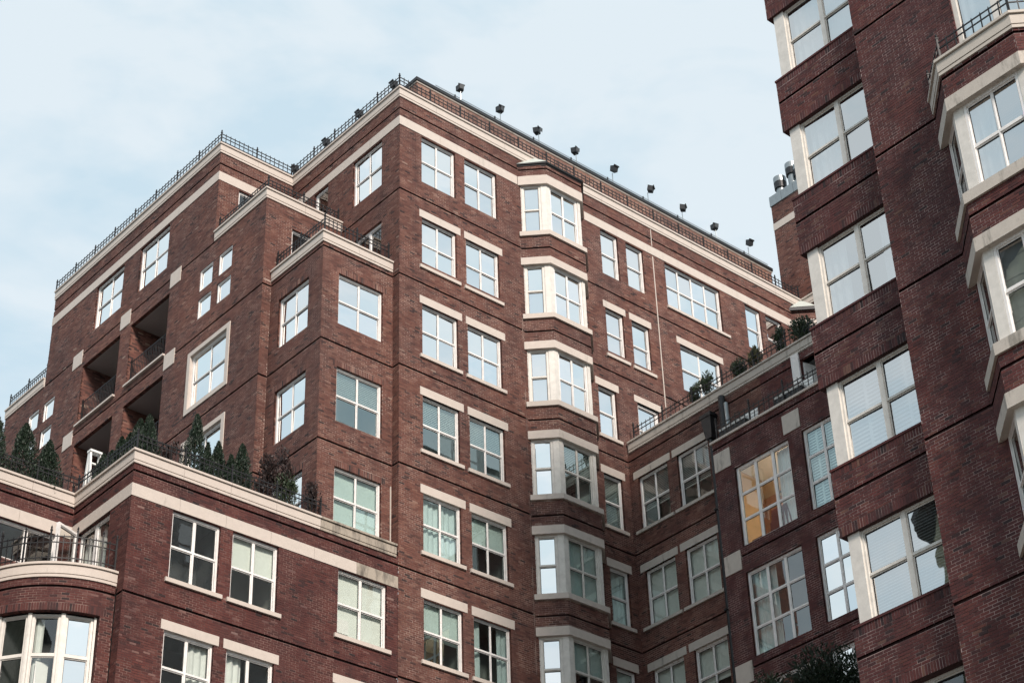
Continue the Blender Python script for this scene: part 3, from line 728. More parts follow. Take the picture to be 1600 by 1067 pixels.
ring(lb, 'coping_stone', [(13, 39.48), (20.35, 39.48), (20.35, 36.63), (25.9, 36.63)], coping(25.06), .25, 1.25)
ring(lb, 'coping_stone', [(25.905, 36.63), (28.40, 36.63)], coping(25.06), .25, 1.25, 'stone_stained')
ring(lb, 'band_stone', [(13, 39.48), (20.35, 39.48), (20.35, 36.63), (27.1, 36.63)], [(.018, 23.78, 24.12)], .06, 1.45)
ring(lb, 'band_stone', [(27.105, 36.63), (28.47, 36.63)], [(.018, 23.78, 24.12)], .06, 1.45, 'stone_stained')
rf = MB(); rf.box(13, 20.4, 39.7, 56, 24.55, 24.68); rf.box(20.4, 28.4, 36.9, 56, 24.55, 24.68); rf.obj('terrace_floor', M['roofing'], lb)
plainwall(lb, LLt, 8.13, -1.6, 17.6); plainwall(lb, LL2, 7.35, -1.6, 18)
# curved bay
CC = (20.35, 39.48); CR = 2.50
AR = Arc(CC, CR); AL = CR * pi / 2
def th2u(deg): return (pi / 2 - radians(deg)) * CR
masonry(lb, AR, AL, 17.6, 21.50, [(th2u(82.5), th2u(7.6), 17.0, 20.60, .14)], [21.19], sold=[(th2u(86), th2u(4), 20.6, 20.8)], ustep=.12)
arcpts = lambda n, r=CR: [(CC[0] - r * sin(pi / 2 * (1 - i / n)), CC[1] - r * cos(pi / 2 * (1 - i / n))) for i in range(n + 1)]
ring(lb, 'coping_stone', arcpts(24), coping(21.82), .3, mat='stone', per=6)
mb = MB(); ap_ = arcpts(24, CR - .1); k = len(mb.v); mb.v += [(x, y, 21.45) for x, y in ap_] + [(CC[0], CC[1], 21.45)]; mb.f.append(tuple(range(len(ap_) + 1))); mb.m.append(0); mb.t.append(.5); mb.obj('balcony_floor', M['roofing'], lb)
ang = [81.6, 63.3, 45, 26.7, 8.4]; PR = 2.43
pp = [(CC[0] - PR * sin(radians(a)), CC[1] - PR * cos(radians(a))) for a in ang]
for i in range(4):
    F = facet(pp[i], pp[i + 1]); L = hypot(pp[i + 1][0] - pp[i][0], pp[i + 1][1] - pp[i][1])
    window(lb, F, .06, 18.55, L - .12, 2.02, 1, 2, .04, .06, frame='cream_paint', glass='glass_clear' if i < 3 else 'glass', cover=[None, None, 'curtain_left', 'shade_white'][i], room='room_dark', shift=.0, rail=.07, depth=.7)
    for u in (0, L - .055):
        mb = MB(); box_m(mb, F, u, u + .055, -.03, -.17, 18.4, 20.58); mb.obj('corner_post', M['cream_paint'], lb)
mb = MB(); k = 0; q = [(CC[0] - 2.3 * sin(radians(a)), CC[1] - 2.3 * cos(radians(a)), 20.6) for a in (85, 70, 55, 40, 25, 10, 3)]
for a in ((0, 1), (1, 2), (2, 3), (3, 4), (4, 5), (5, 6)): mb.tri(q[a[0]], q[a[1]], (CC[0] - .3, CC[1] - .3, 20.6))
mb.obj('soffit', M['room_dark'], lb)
mb = MB(); mb.box(18.9, 19.22, 37.72, 37.75, 18.7, 19.42); mb.obj('white_card', M['shade_white'], lb)

# ================================================================== right-hand building
rb = thing('apartment_building', 'dark red brick apartment building filling the right side, with wide corner windows', 'building', (24.98, 19.4, -1.6))
P2X, P1X = 25.32, 24.98
T2 = side(19.53, P2X); L2 = 19.53 - 17.14
sills = [27.86 - 3.2 * k for k in range(-1, 5)]       # window bottoms
for k, sz in enumerate(sills):
    z0 = sz - 1.41; z1 = sz
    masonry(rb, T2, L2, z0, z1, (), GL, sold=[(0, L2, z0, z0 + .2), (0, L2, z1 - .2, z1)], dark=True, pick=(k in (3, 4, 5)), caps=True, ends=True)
    lp = MB(); box_m(lp, T2, -.015, L2, .02, -.3, z1 - .035, z1 + .012); lp.obj('brick_sill', M['brick_dark'], rb)
    cvr = ['curtain', 'curtain', 'shade', 'curtain_left', 'venetian', 'venetian'][k]
    if k == 0: continue
    zt = sills[k - 1] - 1.41
    window(rb, T2, .40, z1 + .012, 1.93, zt - z1 - .012, 2, 2, .11, .045, frame='cream_paint', glass='glass_blue', cover=['', 'curtain', 'curtain_left', 'curtain_pair', 'shutter', 'venetian'][k] or None, room='room', shift=.025, stone='stone_grey')
    mb = MB(); box_m(mb, T2, .13, .40, -.06, -.5, z1 + .012, zt); mb.obj('stone_post', M['cream_paint'], rb)
# window under the last spandrel
window(rb, T2, .40, 11.9, 1.93, 13.7 - 11.95, 2, 2, .09, .05, frame='cream_paint', glass='glass_clear', room='room_dark', shift=.11)
mb = MB(); box_m(mb, T2, .13, .40, -.13, -.5, 11.9, 13.7); mb.obj('stone_post', M['cream_paint'], rb)
# P1: plane just in front
T1 = side(17.14, P1X)
masonry(rb, T1, 8.0, 9.0, 32.0, [(17.14 - 14.86, 17.14 - 13.1, 24.3, 27.0)] + [(17.14 - 15.45, 17.14 - 12.65, 24.1 - 3.2 * k - 2.9, 24.1 - 3.2 * k - .8) for k in range(0)], GL, dark=True, pick=True)
mb = MB(); mb.quad((P1X, 17.14, 11), (P1X, 17.14, 33), (P1X + .5, 17.14, 33), (P1X + .5, 17.14, 11), 0, .3); mb.obj('wall_return', M['brick_dark'], rb)
window(rb, T1, 17.14 - 14.86, 24.3, 1.76, 2.7, 2, 1, .14, .10, frame='cream_paint', glass='glass_blue', cover='curtain', name='balcony_door')
PB = [(P1X, 15.66), (24.21, 14.89), (24.21, 13.25), (P1X, 12.48)]
FB = [facet(PB[i], PB[i + 1]) for i in range(3)]; FBL = [hypot(PB[i + 1][0] - PB[i][0], PB[i + 1][1] - PB[i][1]) for i in range(3)]
for k in range(5):
    zl = 23.28 - 3.2 * k; zsb = zl - 2.16
    ring(rb, 'bay_lintel', PB, [(.02, zl, zl + .29)], .2, 5, 'stone_grey')
    ring(rb, 'bay_sill', PB, [(.05, zsb, zsb + .23)], .2, 5, 'stone_grey')
    top = 24.13 if k == 0 else zl + 1.04
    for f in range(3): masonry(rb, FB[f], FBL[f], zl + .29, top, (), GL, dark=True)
    sl = MB()
    for zz in (zl + .004, zsb + .226):
        j = len(sl.v); sl.v += [(P1X - .03, 15.5, zz), (24.30, 14.82, zz), (24.30, 13.32, zz), (P1X - .03, 12.6, zz)]; sl.f.append((j, j + 1, j + 2, j + 3)); sl.m.append(0); sl.t.append(.5)
    sl.obj('soffit', M['dark_metal'], rb)  # no metal here: dark colour stands in for shade above the windows
    wz, wh = zsb + .23, zl - zsb - .23
    if k == 4: continue
    window(rb, FB[1], .26, wz, 1.20, wh, 2, 2, .028, .055, frame='white_paint', glass='glass_blue', cover=['curtain_left', 'shade_white', 'shade', None][k], shift=.03, rail=.06, room='room')
    for f in (0, 2): window(rb, FB[f], .16, wz, .72, wh, 1, 2, .035, .05, frame='white_paint', glass='glass_clear', shift=.04, room='room_dark', depth=.3)
    for f, a, b in ((0, .885, 1.05), (1, .04, .255), (1, 1.465, 1.62), (2, .04, .155), (0, .0, .155), (2, .885, 1.08)):
        mb = MB(); box_m(mb, FB[f], a, b, -.10, -.22, wz, wz + wh); mb.obj('corner_post', M['brick_dark' if (f, a) == (0, .0) else 'cream_paint'], rb)
ring(rb, 'coping_stone', PB, coping(24.50), .25, 3, 'stone_grey')
mb = MB(); mb.hexa([(*PB[0], 24.1), (*PB[1], 24.1), (*PB[2], 24.1), (*PB[3], 24.1), (*PB[0], 24.2), (*PB[1], 24.2), (*PB[2], 24.2), (*PB[3], 24.2)]); mb.obj('balcony_floor', M['soffit'], rb)
# upper part out of frame, the north side and the roof
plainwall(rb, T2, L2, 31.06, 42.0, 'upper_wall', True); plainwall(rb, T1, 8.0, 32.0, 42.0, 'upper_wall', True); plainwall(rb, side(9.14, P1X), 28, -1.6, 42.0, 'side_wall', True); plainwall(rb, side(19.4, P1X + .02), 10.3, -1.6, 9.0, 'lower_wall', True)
nw = MB(); nw.box(P2X + .5, 62, 19.0, 19.38, -1.6, 42.0); nw.obj('north_wall', plain('pale_bounce', (.78, .80, .77), .9, var=.15, sc=.6), rb)  # out-of-frame wall, coloured pale to bounce light into the courtyard
nw = MB(); nw.box(P2X, 62, -10, 19.38, 42.0, 42.3); nw.obj('roof', M['roofing'], rb)
for i in range(9):
    for k in range(4):
        x = 29 + i * 3.6; z = 30.4 + k * 3.2
        inst('window', boxmesh('north_window', 0, 1.5, -.03, .06, 0, 1.8, 'white_paint'), rb, (x + 1.5, 19.42, z), pi)
        for q in range(4): inst('pane', pane_mesh(.62, .78, 'glass'), rb, (x + .38 + (q % 2) * .74, 19.47, z + .45 + (q // 2) * .9), pi)
# W2: wing behind the right-hand building
T3 = side(31.25, 35.37)
w2 = []
for k in range(3):
    s = 24.68 - 3.2 * k
    w2 += [(31.25 - 30.52, 31.25 - 28.55, s, s + 2.44), (31.25 - 28.06, 31.25 - 26.80, s, s + 2.44)]
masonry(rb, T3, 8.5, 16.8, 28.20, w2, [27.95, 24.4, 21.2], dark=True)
for i, (a, b, c, d) in enumerate(w2):
    wide = i % 2 == 0
    if i == 0:
        lw = window(rb, T3, a, c, b - a, d - c, 3, 3, .07, .07, glass='glass_clear', cover=None, room='room_warm', depth=1.25)
    else: window(rb, T3, a, c, b - a, d - c, 3 if wide else 2, 3, .06 if wide else .05, .06, glass='glass_mid' if i == 1 else 'glass' if not wide else 'glass_dim', cover={1: 'shutter', 2: 'curtain_left', 3: None, 4: None, 5: 'shade'}[i], room='room' if i < 4 else 'room_dark', depth=1.6)
for y, zs_ in ((30.62, (27.26, 24.06, 20.86)), (28.06, (27.26,))):
    for z in zs_:
        mb = MB(); mb.box(35.35, 35.42, y, y + .60, z, z + .58); mb.obj('stone_block', M['stone_grey'], rb)
ring(rb, 'terrace_edge', [(37.4, 31.25), (35.37, 31.25), (35.37, 23.6)], [(.05, 28.20, 28.27)], .3, 1.6, 'stone')
mb = MB(); mb.quad((37.5, 31.23, -1.6), (35.39, 31.23, -1.6), (35.39, 31.23, 28.2), (37.5, 31.23, 28.2)); mb.obj('side_wall', M['brick_dark'], rb)
rf = MB(); rf.box(35.45, 37.5, 22, 31.2, 28.0, 28.12); rf.obj('terrace_floor', M['roofing'], rb)
nh = thing('stone_house', 'old greenish stone house with a steep gable, reflected in the lower right windows', 'house', (-7, 27.5, -1.6))
mb = MB(); rn = random.Random(3)
zz = -1.6
while zz < 41:
    z2 = zz + .42
    def half(z): return 7.5 if z < 33 else 7.5 * (41 - z) / 8
    a, b = half(zz), half(min(z2, 40.9)); jj = rn.uniform(0, .05)
    mb.hexa([(-14, 27.5 - a, zz), (jj, 27.5 - a, zz), (jj, 27.5 + a, zz), (-14, 27.5 + a, zz), (-14, 27.5 - b, z2), (jj, 27.5 - b, z2), (jj, 27.5 + b, z2), (-14, 27.5 + b, z2)], 0, rn.random()); zz = z2 + .03
mb.obj('wall', plain('green_stone', (.34, .34, .24), .9, var=.5, sc=1.2), nh)
mb = MB(); mb.hexa([(-14.3, 19.4, 32.6), (.35, 19.4, 32.6), (.35, 27.5, 41.3), (-14.3, 27.5, 41.3), (-14.3, 19.4, 33.0), (.35, 19.4, 33.0), (.35, 27.5, 41.8), (-14.3, 27.5, 41.8)]); mb.hexa([(-14.3, 27.5, 41.3), (.35, 27.5, 41.3), (.35, 35.6, 32.6), (-14.3, 35.6, 32.6), (-14.3, 27.5, 41.8), (.35, 27.5, 41.8), (.35, 35.6, 33.0), (-14.3, 35.6, 33.0)]); mb.obj('roof', M['roofing'], nh)
# lit room
lampm = MB(); lampm.tube((0, 0, 0), (0, 0, .26), .13, .13, 14)
lo_ = thing('room_light', 'glowing lamp seen through the one lit window of the back wing', 'lamp', (36.05, 28.95, 25.75)); lampm.obj('lamp_shade', M['lamp_glow'], lo_, (0, 0, 0))
ll = bpy.data.lights.new('room_lamp', 'POINT'); ll.energy = 20; ll.color = (1, .86, .66); ll.shadow_soft_size = .12
lob = bpy.data.objects.new('room_lamp', ll); link(lob, lo_); lob.location = (-.1, .15, -.25)
mb = MB(); mb.box(36.25, 36.58, 29.9, 30.5, 24.6, 26.35); mb.box(36.3, 36.58, 29.0, 29.35, 24.6, 26.9); mb.box(35.75, 36.1, 30.1, 30.5, 24.6, 25.0)
tagm(mb.obj('wardrobe', M['timber']), 'brown timber furniture inside the lit room of the back wing', 'furniture')
mb = MB(); mb.box(35.56, 36.6, 28.5, 30.56, 27.14, 27.2); mb.obj('ceiling', M['shade_white'], rb)
mb = MB(); mb.box(36.54, 36.60, 29.45, 29.95, 25.7, 26.5); mb.box(36.52, 36.54, 29.40, 29.98, 26.5, 26.56); mb.obj('picture', M['room_dark'], rb)
ac = thing('armchair', 'dark red armchair standing behind the lower panes of the lit window', 'armchair', (35.95, 29.35, 24.5))
mb = MB(); mb.box(-.22, .35, -.38, .38, .1, .5); mb.obj('seat', plain('red_cloth', (.16, .03, .025), .9), ac, (0, 0, 0))
mb = MB(); mb.hexa([(-.28, -.38, .3), (-.16, -.38, .3), (-.16, .38, .3), (-.28, .38, .3), (-.32, -.28, .98), (-.22, -.28, .98), (-.22, .28, .98), (-.32, .28, .98)]); mb.obj('backrest', plain('red_cloth', (.16, .03, .025), .9), ac, (0, 0, 0))
for y in (-.42, .34):
    mb = MB(); mb.box(-.26, .32, y, y + .08, .1, .68); mb.obj('armrest', plain('red_cloth', (.16, .03, .025), .9), ac, (0, 0, 0))
mb = MB(); pv = None
for i in range(25):
    y = 28.6 + .62 * i / 24; x = 35.66 + .02 * sin(i * 1.3)
    if pv: mb.quad((pv[0], pv[1], 24.72), (x, y, 24.72), (x, y, 27.1), (pv[0], pv[1], 27.1))
    pv = (x, y)
tagm(mb.obj('curtain', M['shade_white'], smooth=True), 'pale curtain hanging inside the right third of the lit window', 'curtain')

for (x, y, w, z0, z1, b) in ((28.492, 36.932, .2, 24.7, 34.3, ct), (28.492, 39.542, .2, 34.3, 37.4, ct), (28.492, 42.392, .2, 37.4, 41, ct), (37.502, 36.632, .2, 20, 31.2, ct), (25.962, 39.542, .2, 24.7, 34.3, ct), (20.352, 39.482, .2, 17.6, 24.7, lb), (47.132, 36.0, .2, 34, 41, ct)):
    mb = MB(); mb.box(x, x + w, y, y + w, z0, z1); mb.obj('corner_filler', M['brick_deep'], b)  # unseen filler posts added to stop light leaking through the inner corners
flush_picked()

# ================================================================== railings
pk = {}
def picket_mesh(h, r):
    k = ('pk', h, r)
    if k not in CACHE:
        mb = MB(); mb.box(-r, r, -r, r, 0, h - .05, skip=(1,)); a = h - .05
        for q in (((-r, -r), (r, -r)), ((r, -r), (r, r)), ((r, r), (-r, r)), ((-r, r), (-r, -r))): mb.tri((*q[0], a), (*q[1], a), (0, 0, h))
        CACHE[k] = mb.mesh('picket', M['iron'])
    return CACHE[k]
def post_mesh(h, r):
    k = ('po', h, r)
    if k not in CACHE:
        mb = MB(); mb.box(-r, r, -r, r, 0, h - .14)
        mb.box(-r * 1.5, r * 1.5, -r * 1.5, r * 1.5, h - .14, h - .115)
        mb.tube((0, 0, h - .115), (0, 0, h - .06), r * .6, r * 1.6, 6); mb.tube((0, 0, h - .06), (0, 0, h), r * 1.6, .002, 6)
        CACHE[k] = mb.mesh('post', M['iron'])
    return CACHE[k]
def railing(label, pts, z, h, rails, sp=.14, post=1.26, r=.010, pr=.019, ph=None, group='black iron railings on the terraces', off=0.0, first=True):
    t = thing('roof_railing', label, 'railing', (pts[0][0], pts[0][1], z), 0, group)
    ph = ph or h + .09
    for i in range(len(pts) - 1):
        (xa, ya), (xb, yb2) = pts[i], pts[i + 1]; l = hypot(xb - xa, yb2 - ya); ux, uy = (xb - xa) / l, (yb2 - ya) / l; a = atan2(uy, ux)
        for rz in rails:
            mb = MB(); mb.box(0, l, -.009, .009, rz - .013, rz + .013); o = mb.obj('rail', M['iron'], t, (xa - pts[0][0], ya - pts[0][1], 0), a)
        npost = max(1, round(l / post)); per = l / npost
        for q in range(npost + 1):
            if q == 0 and i > 0: continue
            inst('post', post_mesh(ph, pr), t, (xa - pts[0][0] + ux * per * q, ya - pts[0][1] + uy * per * q, 0), a, world=False)
        n = max(2, round(per / sp))
        for q in range(npost):
            for j in range(1, n):
                s = per * q + per * j / n; inst('picket', picket_mesh(h, r), t, (xa - pts[0][0] + ux * s, ya - pts[0][1] + uy * s, 0), a, ry=R.gauss(0, .008), world=False)
    return t
RL = (.09, .25, .38)
railing('black iron railing along the long left roof edge and its returning corner', [(25.62, 52.9), (25.62, 42.36), (28.40, 42.36)], 41.35, .47, RL, r=.0095, sp=.18)
railing('black iron railing along the left roof edge of the central tower', [(28.44, 42.3), (28.44, 36.58)], 41.35, .47, RL, r=.0095, sp=.18)
railing('long black iron railing in front of the penthouse wall on the tower front', [(28.44, 36.58), (47.0, 36.58)], 41.35, .47, RL, r=.0095, sp=.18)
railing('black iron railing on the lower roof step at the far left', [(25.70, 55.6), (25.70, 53.0)], 37.7, .55, (.1, .38, .5), ph=.72)
railing('black iron railing round the upper stepped terrace left of the tower', [(25.75, 42.3), (25.75, 39.64), (28.4, 39.64)], 37.7, .52, (.08, .33, .46), ph=.66)
railing('black iron railing round the lower stepped terrace left of the tower', [(26.06, 39.4), (26.06, 37.03), (28.4, 37.03)], 34.64, .66, (.1, .45, .58), ph=.80)
railing('black iron railing along the planted terrace edge above the inner corner', [(37.6, 36.4), (37.6, 28.7)], 31.60, .60, (.08, .36, .50), ph=.76, sp=.19, r=.008)
railing('black iron railing of the narrow balcony above the lit window', [(35.45, 31.1), (35.45, 27.3)], 28.26, .60, (.08, .38, .50), sp=.18, ph=.80, r=.009)
railing('black iron railing in front of the conifers on the low corner block', [(13.4, 39.58), (20.45, 39.58), (20.45, 36.75), (26.0, 36.75)], 25.04, .62, (.08, .42, .54), ph=.72, r=.007)
ap2 = [(CC[0] - 2.52 * sin(radians(a)), CC[1] - 2.52 * cos(radians(a))) for a in (80, 66, 52, 38, 24, 10, 2)]
railing('black iron railing with spear tops round the curved balcony', ap2, 21.80, .80, (.15, .56, .72), sp=.16, post=1.0, ph=1.0, pr=.018, r=.009)
railing('black iron railing round the bay-top balcony at the upper right', [(24.93, 15.60), (24.28, 14.86), (24.28, 13.28), (24.93, 12.6)], 24.49, .55, (.07, .34, .48), sp=.2, post=1.6, ph=.72)
for i, (ya, yb_, z0) in enumerate(((44.93, 47.18, 34.44), (47.91, 50.24, 34.44), (44.93, 47.18, 31.2), (47.91, 50.24, 31.2))):
    railing(['dark balustrade across the upper right inset balcony', 'dark balustrade across the upper left inset balcony', 'dark balustrade across the lower right inset balcony', 'dark balustrade across the lower left inset balcony'][i], [(25.78, yb_), (25.78, ya)], z0, 1.0, (.06, .95), sp=.10, post=2.3, r=.008, group='balustrades of the inset balconies')

# ================================================================== roof floodlights
fl = MB(); fl.tube((0, 0, 0), (0, 0, .52), .014, n=6)
flp = fl.mesh('pole', M['grey_metal'])
fb = MB(); fb.hexa([(-.10, -.09, .54), (.10, -.09, .54), (.11, .09, .58), (-.11, .09, .58), (-.10, -.12, .74), (.10, -.12, .74), (.115, .08, .80), (-.115, .08, .80)]); fb.box(-.12, .12, -.15, -.115, .72, .77)
fbm = fb.mesh('housing', M['dark_metal'])
fg = MB(); fg.quad((-.08, -.098, .56), (.08, -.098, .56), (.08, -.124, .71), (-.08, -.124, .71)); fgm = fg.mesh('lens', M['lens'])
ordn = ['first', 'second', 'third', 'fourth', 'fifth', 'sixth', 'seventh', 'eighth', 'ninth']
for i in range(9):
    x = 32.37 + 1.766 * i
    t = thing('floodlight', '%s boxy black floodlight from the left on the penthouse roof edge' % ordn[i], 'floodlight', (x, 38.26, 43.97), R.uniform(-.35, .35), 'floodlights on thin poles along the roof')
    inst('pole', flp, t, (0, 0, 0), world=False); inst('housing', fbm, t, (0, 0, 0), rx=R.uniform(-.12, .18), rz=R.uniform(-.4, .4), world=False); inst('lens', fgm, t, (0, -.004, 0), world=False)
for i, y in enumerate((39.51, 41.44, 43.37, 45.24)):
    t = thing('floodlight', '%s black floodlight behind the left roof railing, counted from the tower corner' % ordn[i], 'floodlight', (30.48, y, 43.92), -pi / 2, 'floodlights behind the left roof railing')
    inst('pole', flp, t, (0, 0, 0), world=False); inst('housing', fbm, t, (0, 0, 0), world=False); inst('lens', fgm, t, (0, -.004, 0), world=False)
t = thing('cable_rail', 'thin pale cable rail on short black stanchions along the penthouse roof edge', 'cable rail', (30.9, 38.30, 43.98))
mb = MB(); mb.box(.4, 16.7, -.008, .008, .20, .222); mb.obj('cable', M['grey_metal'], t, (0, 0, 0))
for i in range(9):
    inst('stanchion', boxmesh('stanchion', -.02, .02, -.02, .02, 0, .25, 'iron'), t, (1.47 + .98 + 1.766 * i - 1.2, 0, 0), world=False)

# ================================================================== drainpipe
dp = thing('downpipe', 'black rainwater pipe with a hopper head where the back wing meets the inner corner', 'downpipe', (37.36, 33.02, 20))
mb = MB(); mb.tube((0, 0, 0), (0, 0, 10.2), .065, n=12); mb.obj('pipe', M['dark_metal'], dp, (0, 0, 0))
mb = MB(); mb.hexa([(-.1, -.12, 10.0), (.1, -.12, 10.0), (.1, .12, 10.0), (-.1, .12, 10.0), (-.16, -.2, 10.7), (.12, -.2, 10.7), (.12, .2, 10.7), (-.16, .2, 10.7)]); mb.box(-.18, .12, -.23, .23, 10.7, 10.82); mb.obj('hopper', M['dark_metal'], dp, (0, 0, 0))
for z in (1.2, 4.4, 7.6):
    mb = MB(); mb.box(-.09, .12, -.09, .09, z, z + .06); mb.obj('bracket', M['dark_metal'], dp, (0, 0, 0))
dp2 = thing('downpipe', 'dark upper pipe rising between the hopper head and the stone coping', 'downpipe', (37.36, 32.45, 28.3))
mb = MB(); mb.tube((0, 0, 0), (0, 0, 2.9), .11, n=12); mb.obj('pipe', M['dark_metal'], dp2, (0, 0, 0))

# ================================================================== plants
def foliage(kind, h, r, n, seed, mat, size=.05, shape='cone'):
    key = ('fo', kind, round(h, 2), round(r, 2), n, seed)
    if key in CACHE: return CACHE[key]
    rr = random.Random(seed); mb = MB()
    lobes = [(rr.uniform(-.35, .35) * r, rr.uniform(-.35, .35) * r, rr.uniform(.3, .95) * h, rr.uniform(.4, .75) * r) for _ in range(9)]
    for i in range(n):
        if shape == 'cone':
            q = rr.random() ** .8; an = rr.random() * 2 * pi; z = q * h
            wob = 1 + .22 * sin(an * 3 + seed + q * 9) + .14 * sin(an * 7 + q * 23 + seed)
            rad = r * (1 - q) ** .72 * wob * (rr.random() ** .35) * min(1, .55 + q * 4)
            c = Vector((rad * cos(an), rad * sin(an), z)); d = Vector((cos(an) * .5, sin(an) * .5, 1.2))
        else:
            lx, ly, lz, lr = rr.choice(lobes); v = Vector((rr.gauss(0, 1), rr.gauss(0, 1), rr.gauss(0, 1))).normalized() * lr * rr.random() ** .4
            c = Vector((lx, ly, lz)) + v; c.z = max(.02, c.z); d = v + Vector((0, 0, .3))
            an = atan2(c.y, c.x)
        s = size * rr.uniform(.6, 1.5)
        d = (d.normalized() + Vector((rr.uniform(-.6, .6), rr.uniform(-.6, .6), rr.uniform(-.4, .4)))).normalized()
        sd = d.orthogonal().normalized(); sd.rotate(Matrix.Rotation(rr.random() * 6.28, 3, d))
        tn = min(1, max(0, rr.gauss(.42, .28)))
        a = c - sd * s * .35; b_ = c + d * s * 1.3; e = c + sd * s * .35; f = c - d * s * .5
        mb.quad(tuple(f), tuple(e), tuple(b_), tuple(a), 0, tn)
    CACHE[key] = mb.mesh('foliage', M[mat]); return CACHE[key]
trunkm = MB(); trunkm.tube((0, 0, 0), (0, 0, 1.0), .035, .015, 7); trunkm = trunkm.mesh('trunk', M['bark'])
def conifer(label, x, y, z, h, r, seed, n=5200):
    t = thing('conifer', label, 'conifer', (x, y, z), R.random() * 6, 'conifers on the low block terrace')
    inst('foliage', foliage('con', h, r * 1.18, n, seed, 'conifer', .038), t, (0, 0, .08), world=False); o = inst('trunk', trunkm, t, (0, 0, 0), world=False); o.scale = (1, 1, h * .8)
    b = MB(); b.tube((0, 0, 0), (0, 0, .24), r * .55, r * .62, 14); b.obj('pot', M['dark_metal'], t, (0, 0, 0))
ZT = 24.68
for i, (x, h, r, lab) in enumerate(((22.42, 2.42, .40, 'tallest pointed conifer of the terrace group left of the red shrub'), (22.80, 1.70, .24, 'small slim conifer tucked behind the tallest one on the terrace'), (23.12, 1.85, .33, 'blunt two-topped conifer in the middle of the terrace group'), (23.52, 1.6, .26, 'low narrow conifer between two larger ones on the terrace'), (23.84, 2.05, .42, 'pointed conifer at the right end of the terrace group'))):
    conifer(lab, x, 37.3, ZT, h, r, 10 + i)
for i, (x, h, r, lab) in enumerate(((18.15, 2.15, .50, 'large conifer cut off by the left edge of the picture'), (19.02, 2.15, .52, 'broad conifer second from the left edge of the picture'), (19.72, 1.9, .46, 'pointed conifer nearest the inner corner of the left terrace'), (17.4, 2.1, .5, 'conifer farthest left, mostly outside the picture'))):
    conifer(lab, x, 39.98, ZT, h, r, 30 + i, 7000)
for i in range(6):
    y = 37.15 + i * .44
    conifer(['bushy clipped conifer nearest the terrace corner', 'second hedge conifer from the terrace corner', 'third hedge conifer from the terrace corner', 'fourth hedge conifer from the terrace corner', 'fifth hedge conifer from the terrace corner', 'last hedge conifer beside the white folding frame'][i], 20.95, y, ZT, 1.75 - .05 * i + (.15 if i % 2 else 0), .36, 50 + i, 5200)
def shrub(name, label, x, y, z, h, r, n, seed, mat, size=.06, pot=None, group=None):
    t = thing(name, label, 'shrub', (x, y, z), 0, group)
    inst('foliage', foliage(mat, h, r, n, seed, mat, size, 'bush'), t, (0, 0, .1), world=False)
    b = MB()
    rr = random.Random(seed)
    for k in range(5):
        a = rr.random() * 6.28; b.tube((0, 0, 0), (cos(a) * r * .5, sin(a) * r * .5, h * rr.uniform(.6, .95)), .014, .005, 5)
    b.obj('stems', M['bark'], t, (0, 0, 0))
    if pot: pb = MB(); pb.box(-pot / 2, pot / 2, -.16, .16, 0, .3); pb.obj('planter', M['dark_metal'], t, (0, 0, 0), pi / 2)
    return t
shrub('shrub', 'dark red leaved shrub climbing the wall corner beside the conifers', 24.75, 37.45, ZT, 1.95, .40, 2300, 3, 'leaf_red', .045)
shrub('shrub', 'taller dark red shrub against the stepped block wall', 25.2, 37.35, ZT, 2.5, .30, 1400, 4, 'leaf_red', .045)
shrub('shrub', 'dark green bush in front of the lowest window of the stepped block', 25.2, 37.2, ZT, 1.35, .42, 2200, 5, 'leaf', .045)
shrub('shrub', 'thin open bush at the right end of the planted terrace', 25.9, 36.95, ZT, 1.6, .28, 420, 6, 'leaf_red', .06)
shrub('shrub', 'low loose bush with small pale flowers at the terrace corner', 21.55, 37.2, ZT, 1.15, .40, 900, 7, 'leaf_red', .055)
g2 = 'planters on the terrace above the inner corner'
shrub('potted_plant', 'dark box plant in a planter, second from the left on the upper terrace', 37.85, 32.0, 31.55, .72, .40, 1500, 11, 'leaf', .05, .9, g2)
shrub('potted_plant', 'yellowish spiky plant in the long planter on the upper terrace', 37.85, 31.35, 31.55, .95, .30, 700, 12, 'leaf_yellow', .06, .8, g2)
shrub('potted_plant', 'large dark bush beside the right-hand building on the upper terrace', 37.85, 29.45, 31.55, .80, .52, 2200, 13, 'leaf', .055, 1.1, g2)
shrub('potted_plant', 'tall thin dark plant left of the large terrace bush', 37.85, 30.35, 31.55, 1.05, .26, 800, 14, 'leaf', .05, .5, g2)
shrub('potted_plant', 'round dark bush leftmost on the upper terrace', 37.85, 33.95, 31.55, .98, .24, 800, 15, 'leaf', .05, .6, g2)
shrub('potted_plant', 'round topped dark plant beside the leftmost terrace bush', 37.85, 33.4, 31.55, .98, .26, 900, 16, 'leaf', .05, .6, g2)
# big tree at the foot of the back wing
bt = thing('pine_tree', 'dark green tree growing up in front of the back wing at the bottom right', 'tree', (34.1, 28.0, -1.6))
inst('crown', foliage('tree', 3.5, 1.8, 24000, 78, 'conifer', .055, 'bush'), bt, (.0, -.9, 17.3), world=False)
mb = MB(); mb.tube((0, -.9, 0), (0, -.9, 20.0), .22, .04, 10)
for k in range(14):
    a = k * 2.4; z = 16 + k * .28; mb.tube((0, -.9, z), (cos(a) * 1.3, -.9 + sin(a) * 1.3, z + .5), .05, .012, 5)
mb.obj('trunk', M['bark'], bt, (0, 0, 0))
shrub('small_tree', 'pale flowering young tree at the bottom beside the dark green tree', 34.6, 29.6, 17.0, 3.0, .7, 5000, 21, 'leaf', .05)

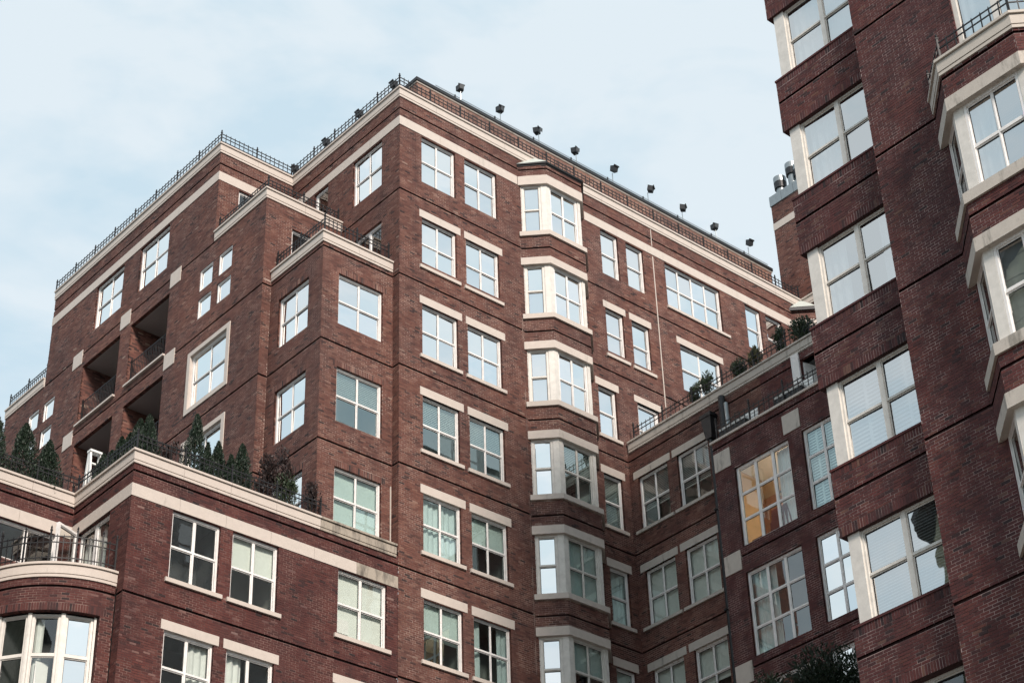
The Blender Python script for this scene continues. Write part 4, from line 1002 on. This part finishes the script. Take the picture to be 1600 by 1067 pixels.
# ================================================================== things on the terraces
lf = thing('folding_frame', 'white folding A-shaped frame leaning at the end of the hedge on the left terrace', 'folding frame', (20.85, 40.0, ZT))
for (dx, dy, nm) in ((0, .10, 'leg'), (0, -.14, 'leg'), (.3, .10, 'leg'), (.3, -.14, 'leg')):
    mb = MB(); y1 = -.02 if dy > 0 else -.06; mb.hexa([(dx, dy * 2.0 - .03, 0), (dx + .05, dy * 2.0 - .03, 0), (dx + .05, dy * 2.0 + .05, 0), (dx, dy * 2.0 + .05, 0), (dx, y1 - .03, 2.1), (dx + .05, y1 - .03, 2.1), (dx + .05, y1 + .05, 2.1), (dx, y1 + .05, 2.1)]); mb.obj(nm, M['shade_white'], lf, (0, 0, 0))
mb = MB(); mb.box(-.01, .36, -.12, .06, 2.08, 2.14); mb.obj('top_plate', M['shade_white'], lf, (0, 0, 0))
for z in (.5, .95, 1.4, 1.8):
    mb = MB(); mb.box(.05, .30, .02, .08, z, z + .04); mb.obj('rung', M['shade_white'], lf, (0, 0, 0))
for i, (y, lab) in enumerate(((30.55, 'dark wicker balcony box with a white top, left one behind the railing'), (28.45, 'dark wicker balcony box with a white slatted top beside the open door'))):
    t = thing('balcony_bench', lab, 'bench', (35.74, y, 28.14), 0, 'benches on the narrow balcony')
    mb = MB(); mb.box(-.25, .25, -.5, .5, .0, .42); mb.obj('base', M['dark_metal'], t, (0, 0, 0))
    for q in range(7):
        mb = MB(); mb.box(-.27, .27, -.5 + q * .145, -.5 + q * .145 + .11, .43, .50); mb.obj('slat', M['shade_white'], t, (0, 0, 0))
    mb = MB()
    for q in range(4): mb.box(.26, .29, -.55, .75, .52 + q * .11, .60 + q * .11)
    mb.obj('backrest', M['shade_white'], t, (0, 0, 0))
t = thing('gas_heater', 'slim grey post beside the dark downpipe on the narrow balcony', 'post', (35.8, 30.95, 28.12))
mb = MB(); mb.tube((0, 0, 0), (0, 0, 1.5), .06, n=10); mb.obj('post', M['grey_metal'], t, (0, 0, 0))
mb = MB(); mb.tube((0, 0, 0), (0, 0, .05), .16, n=14); mb.obj('foot', M['grey_metal'], t, (0, 0, 0))
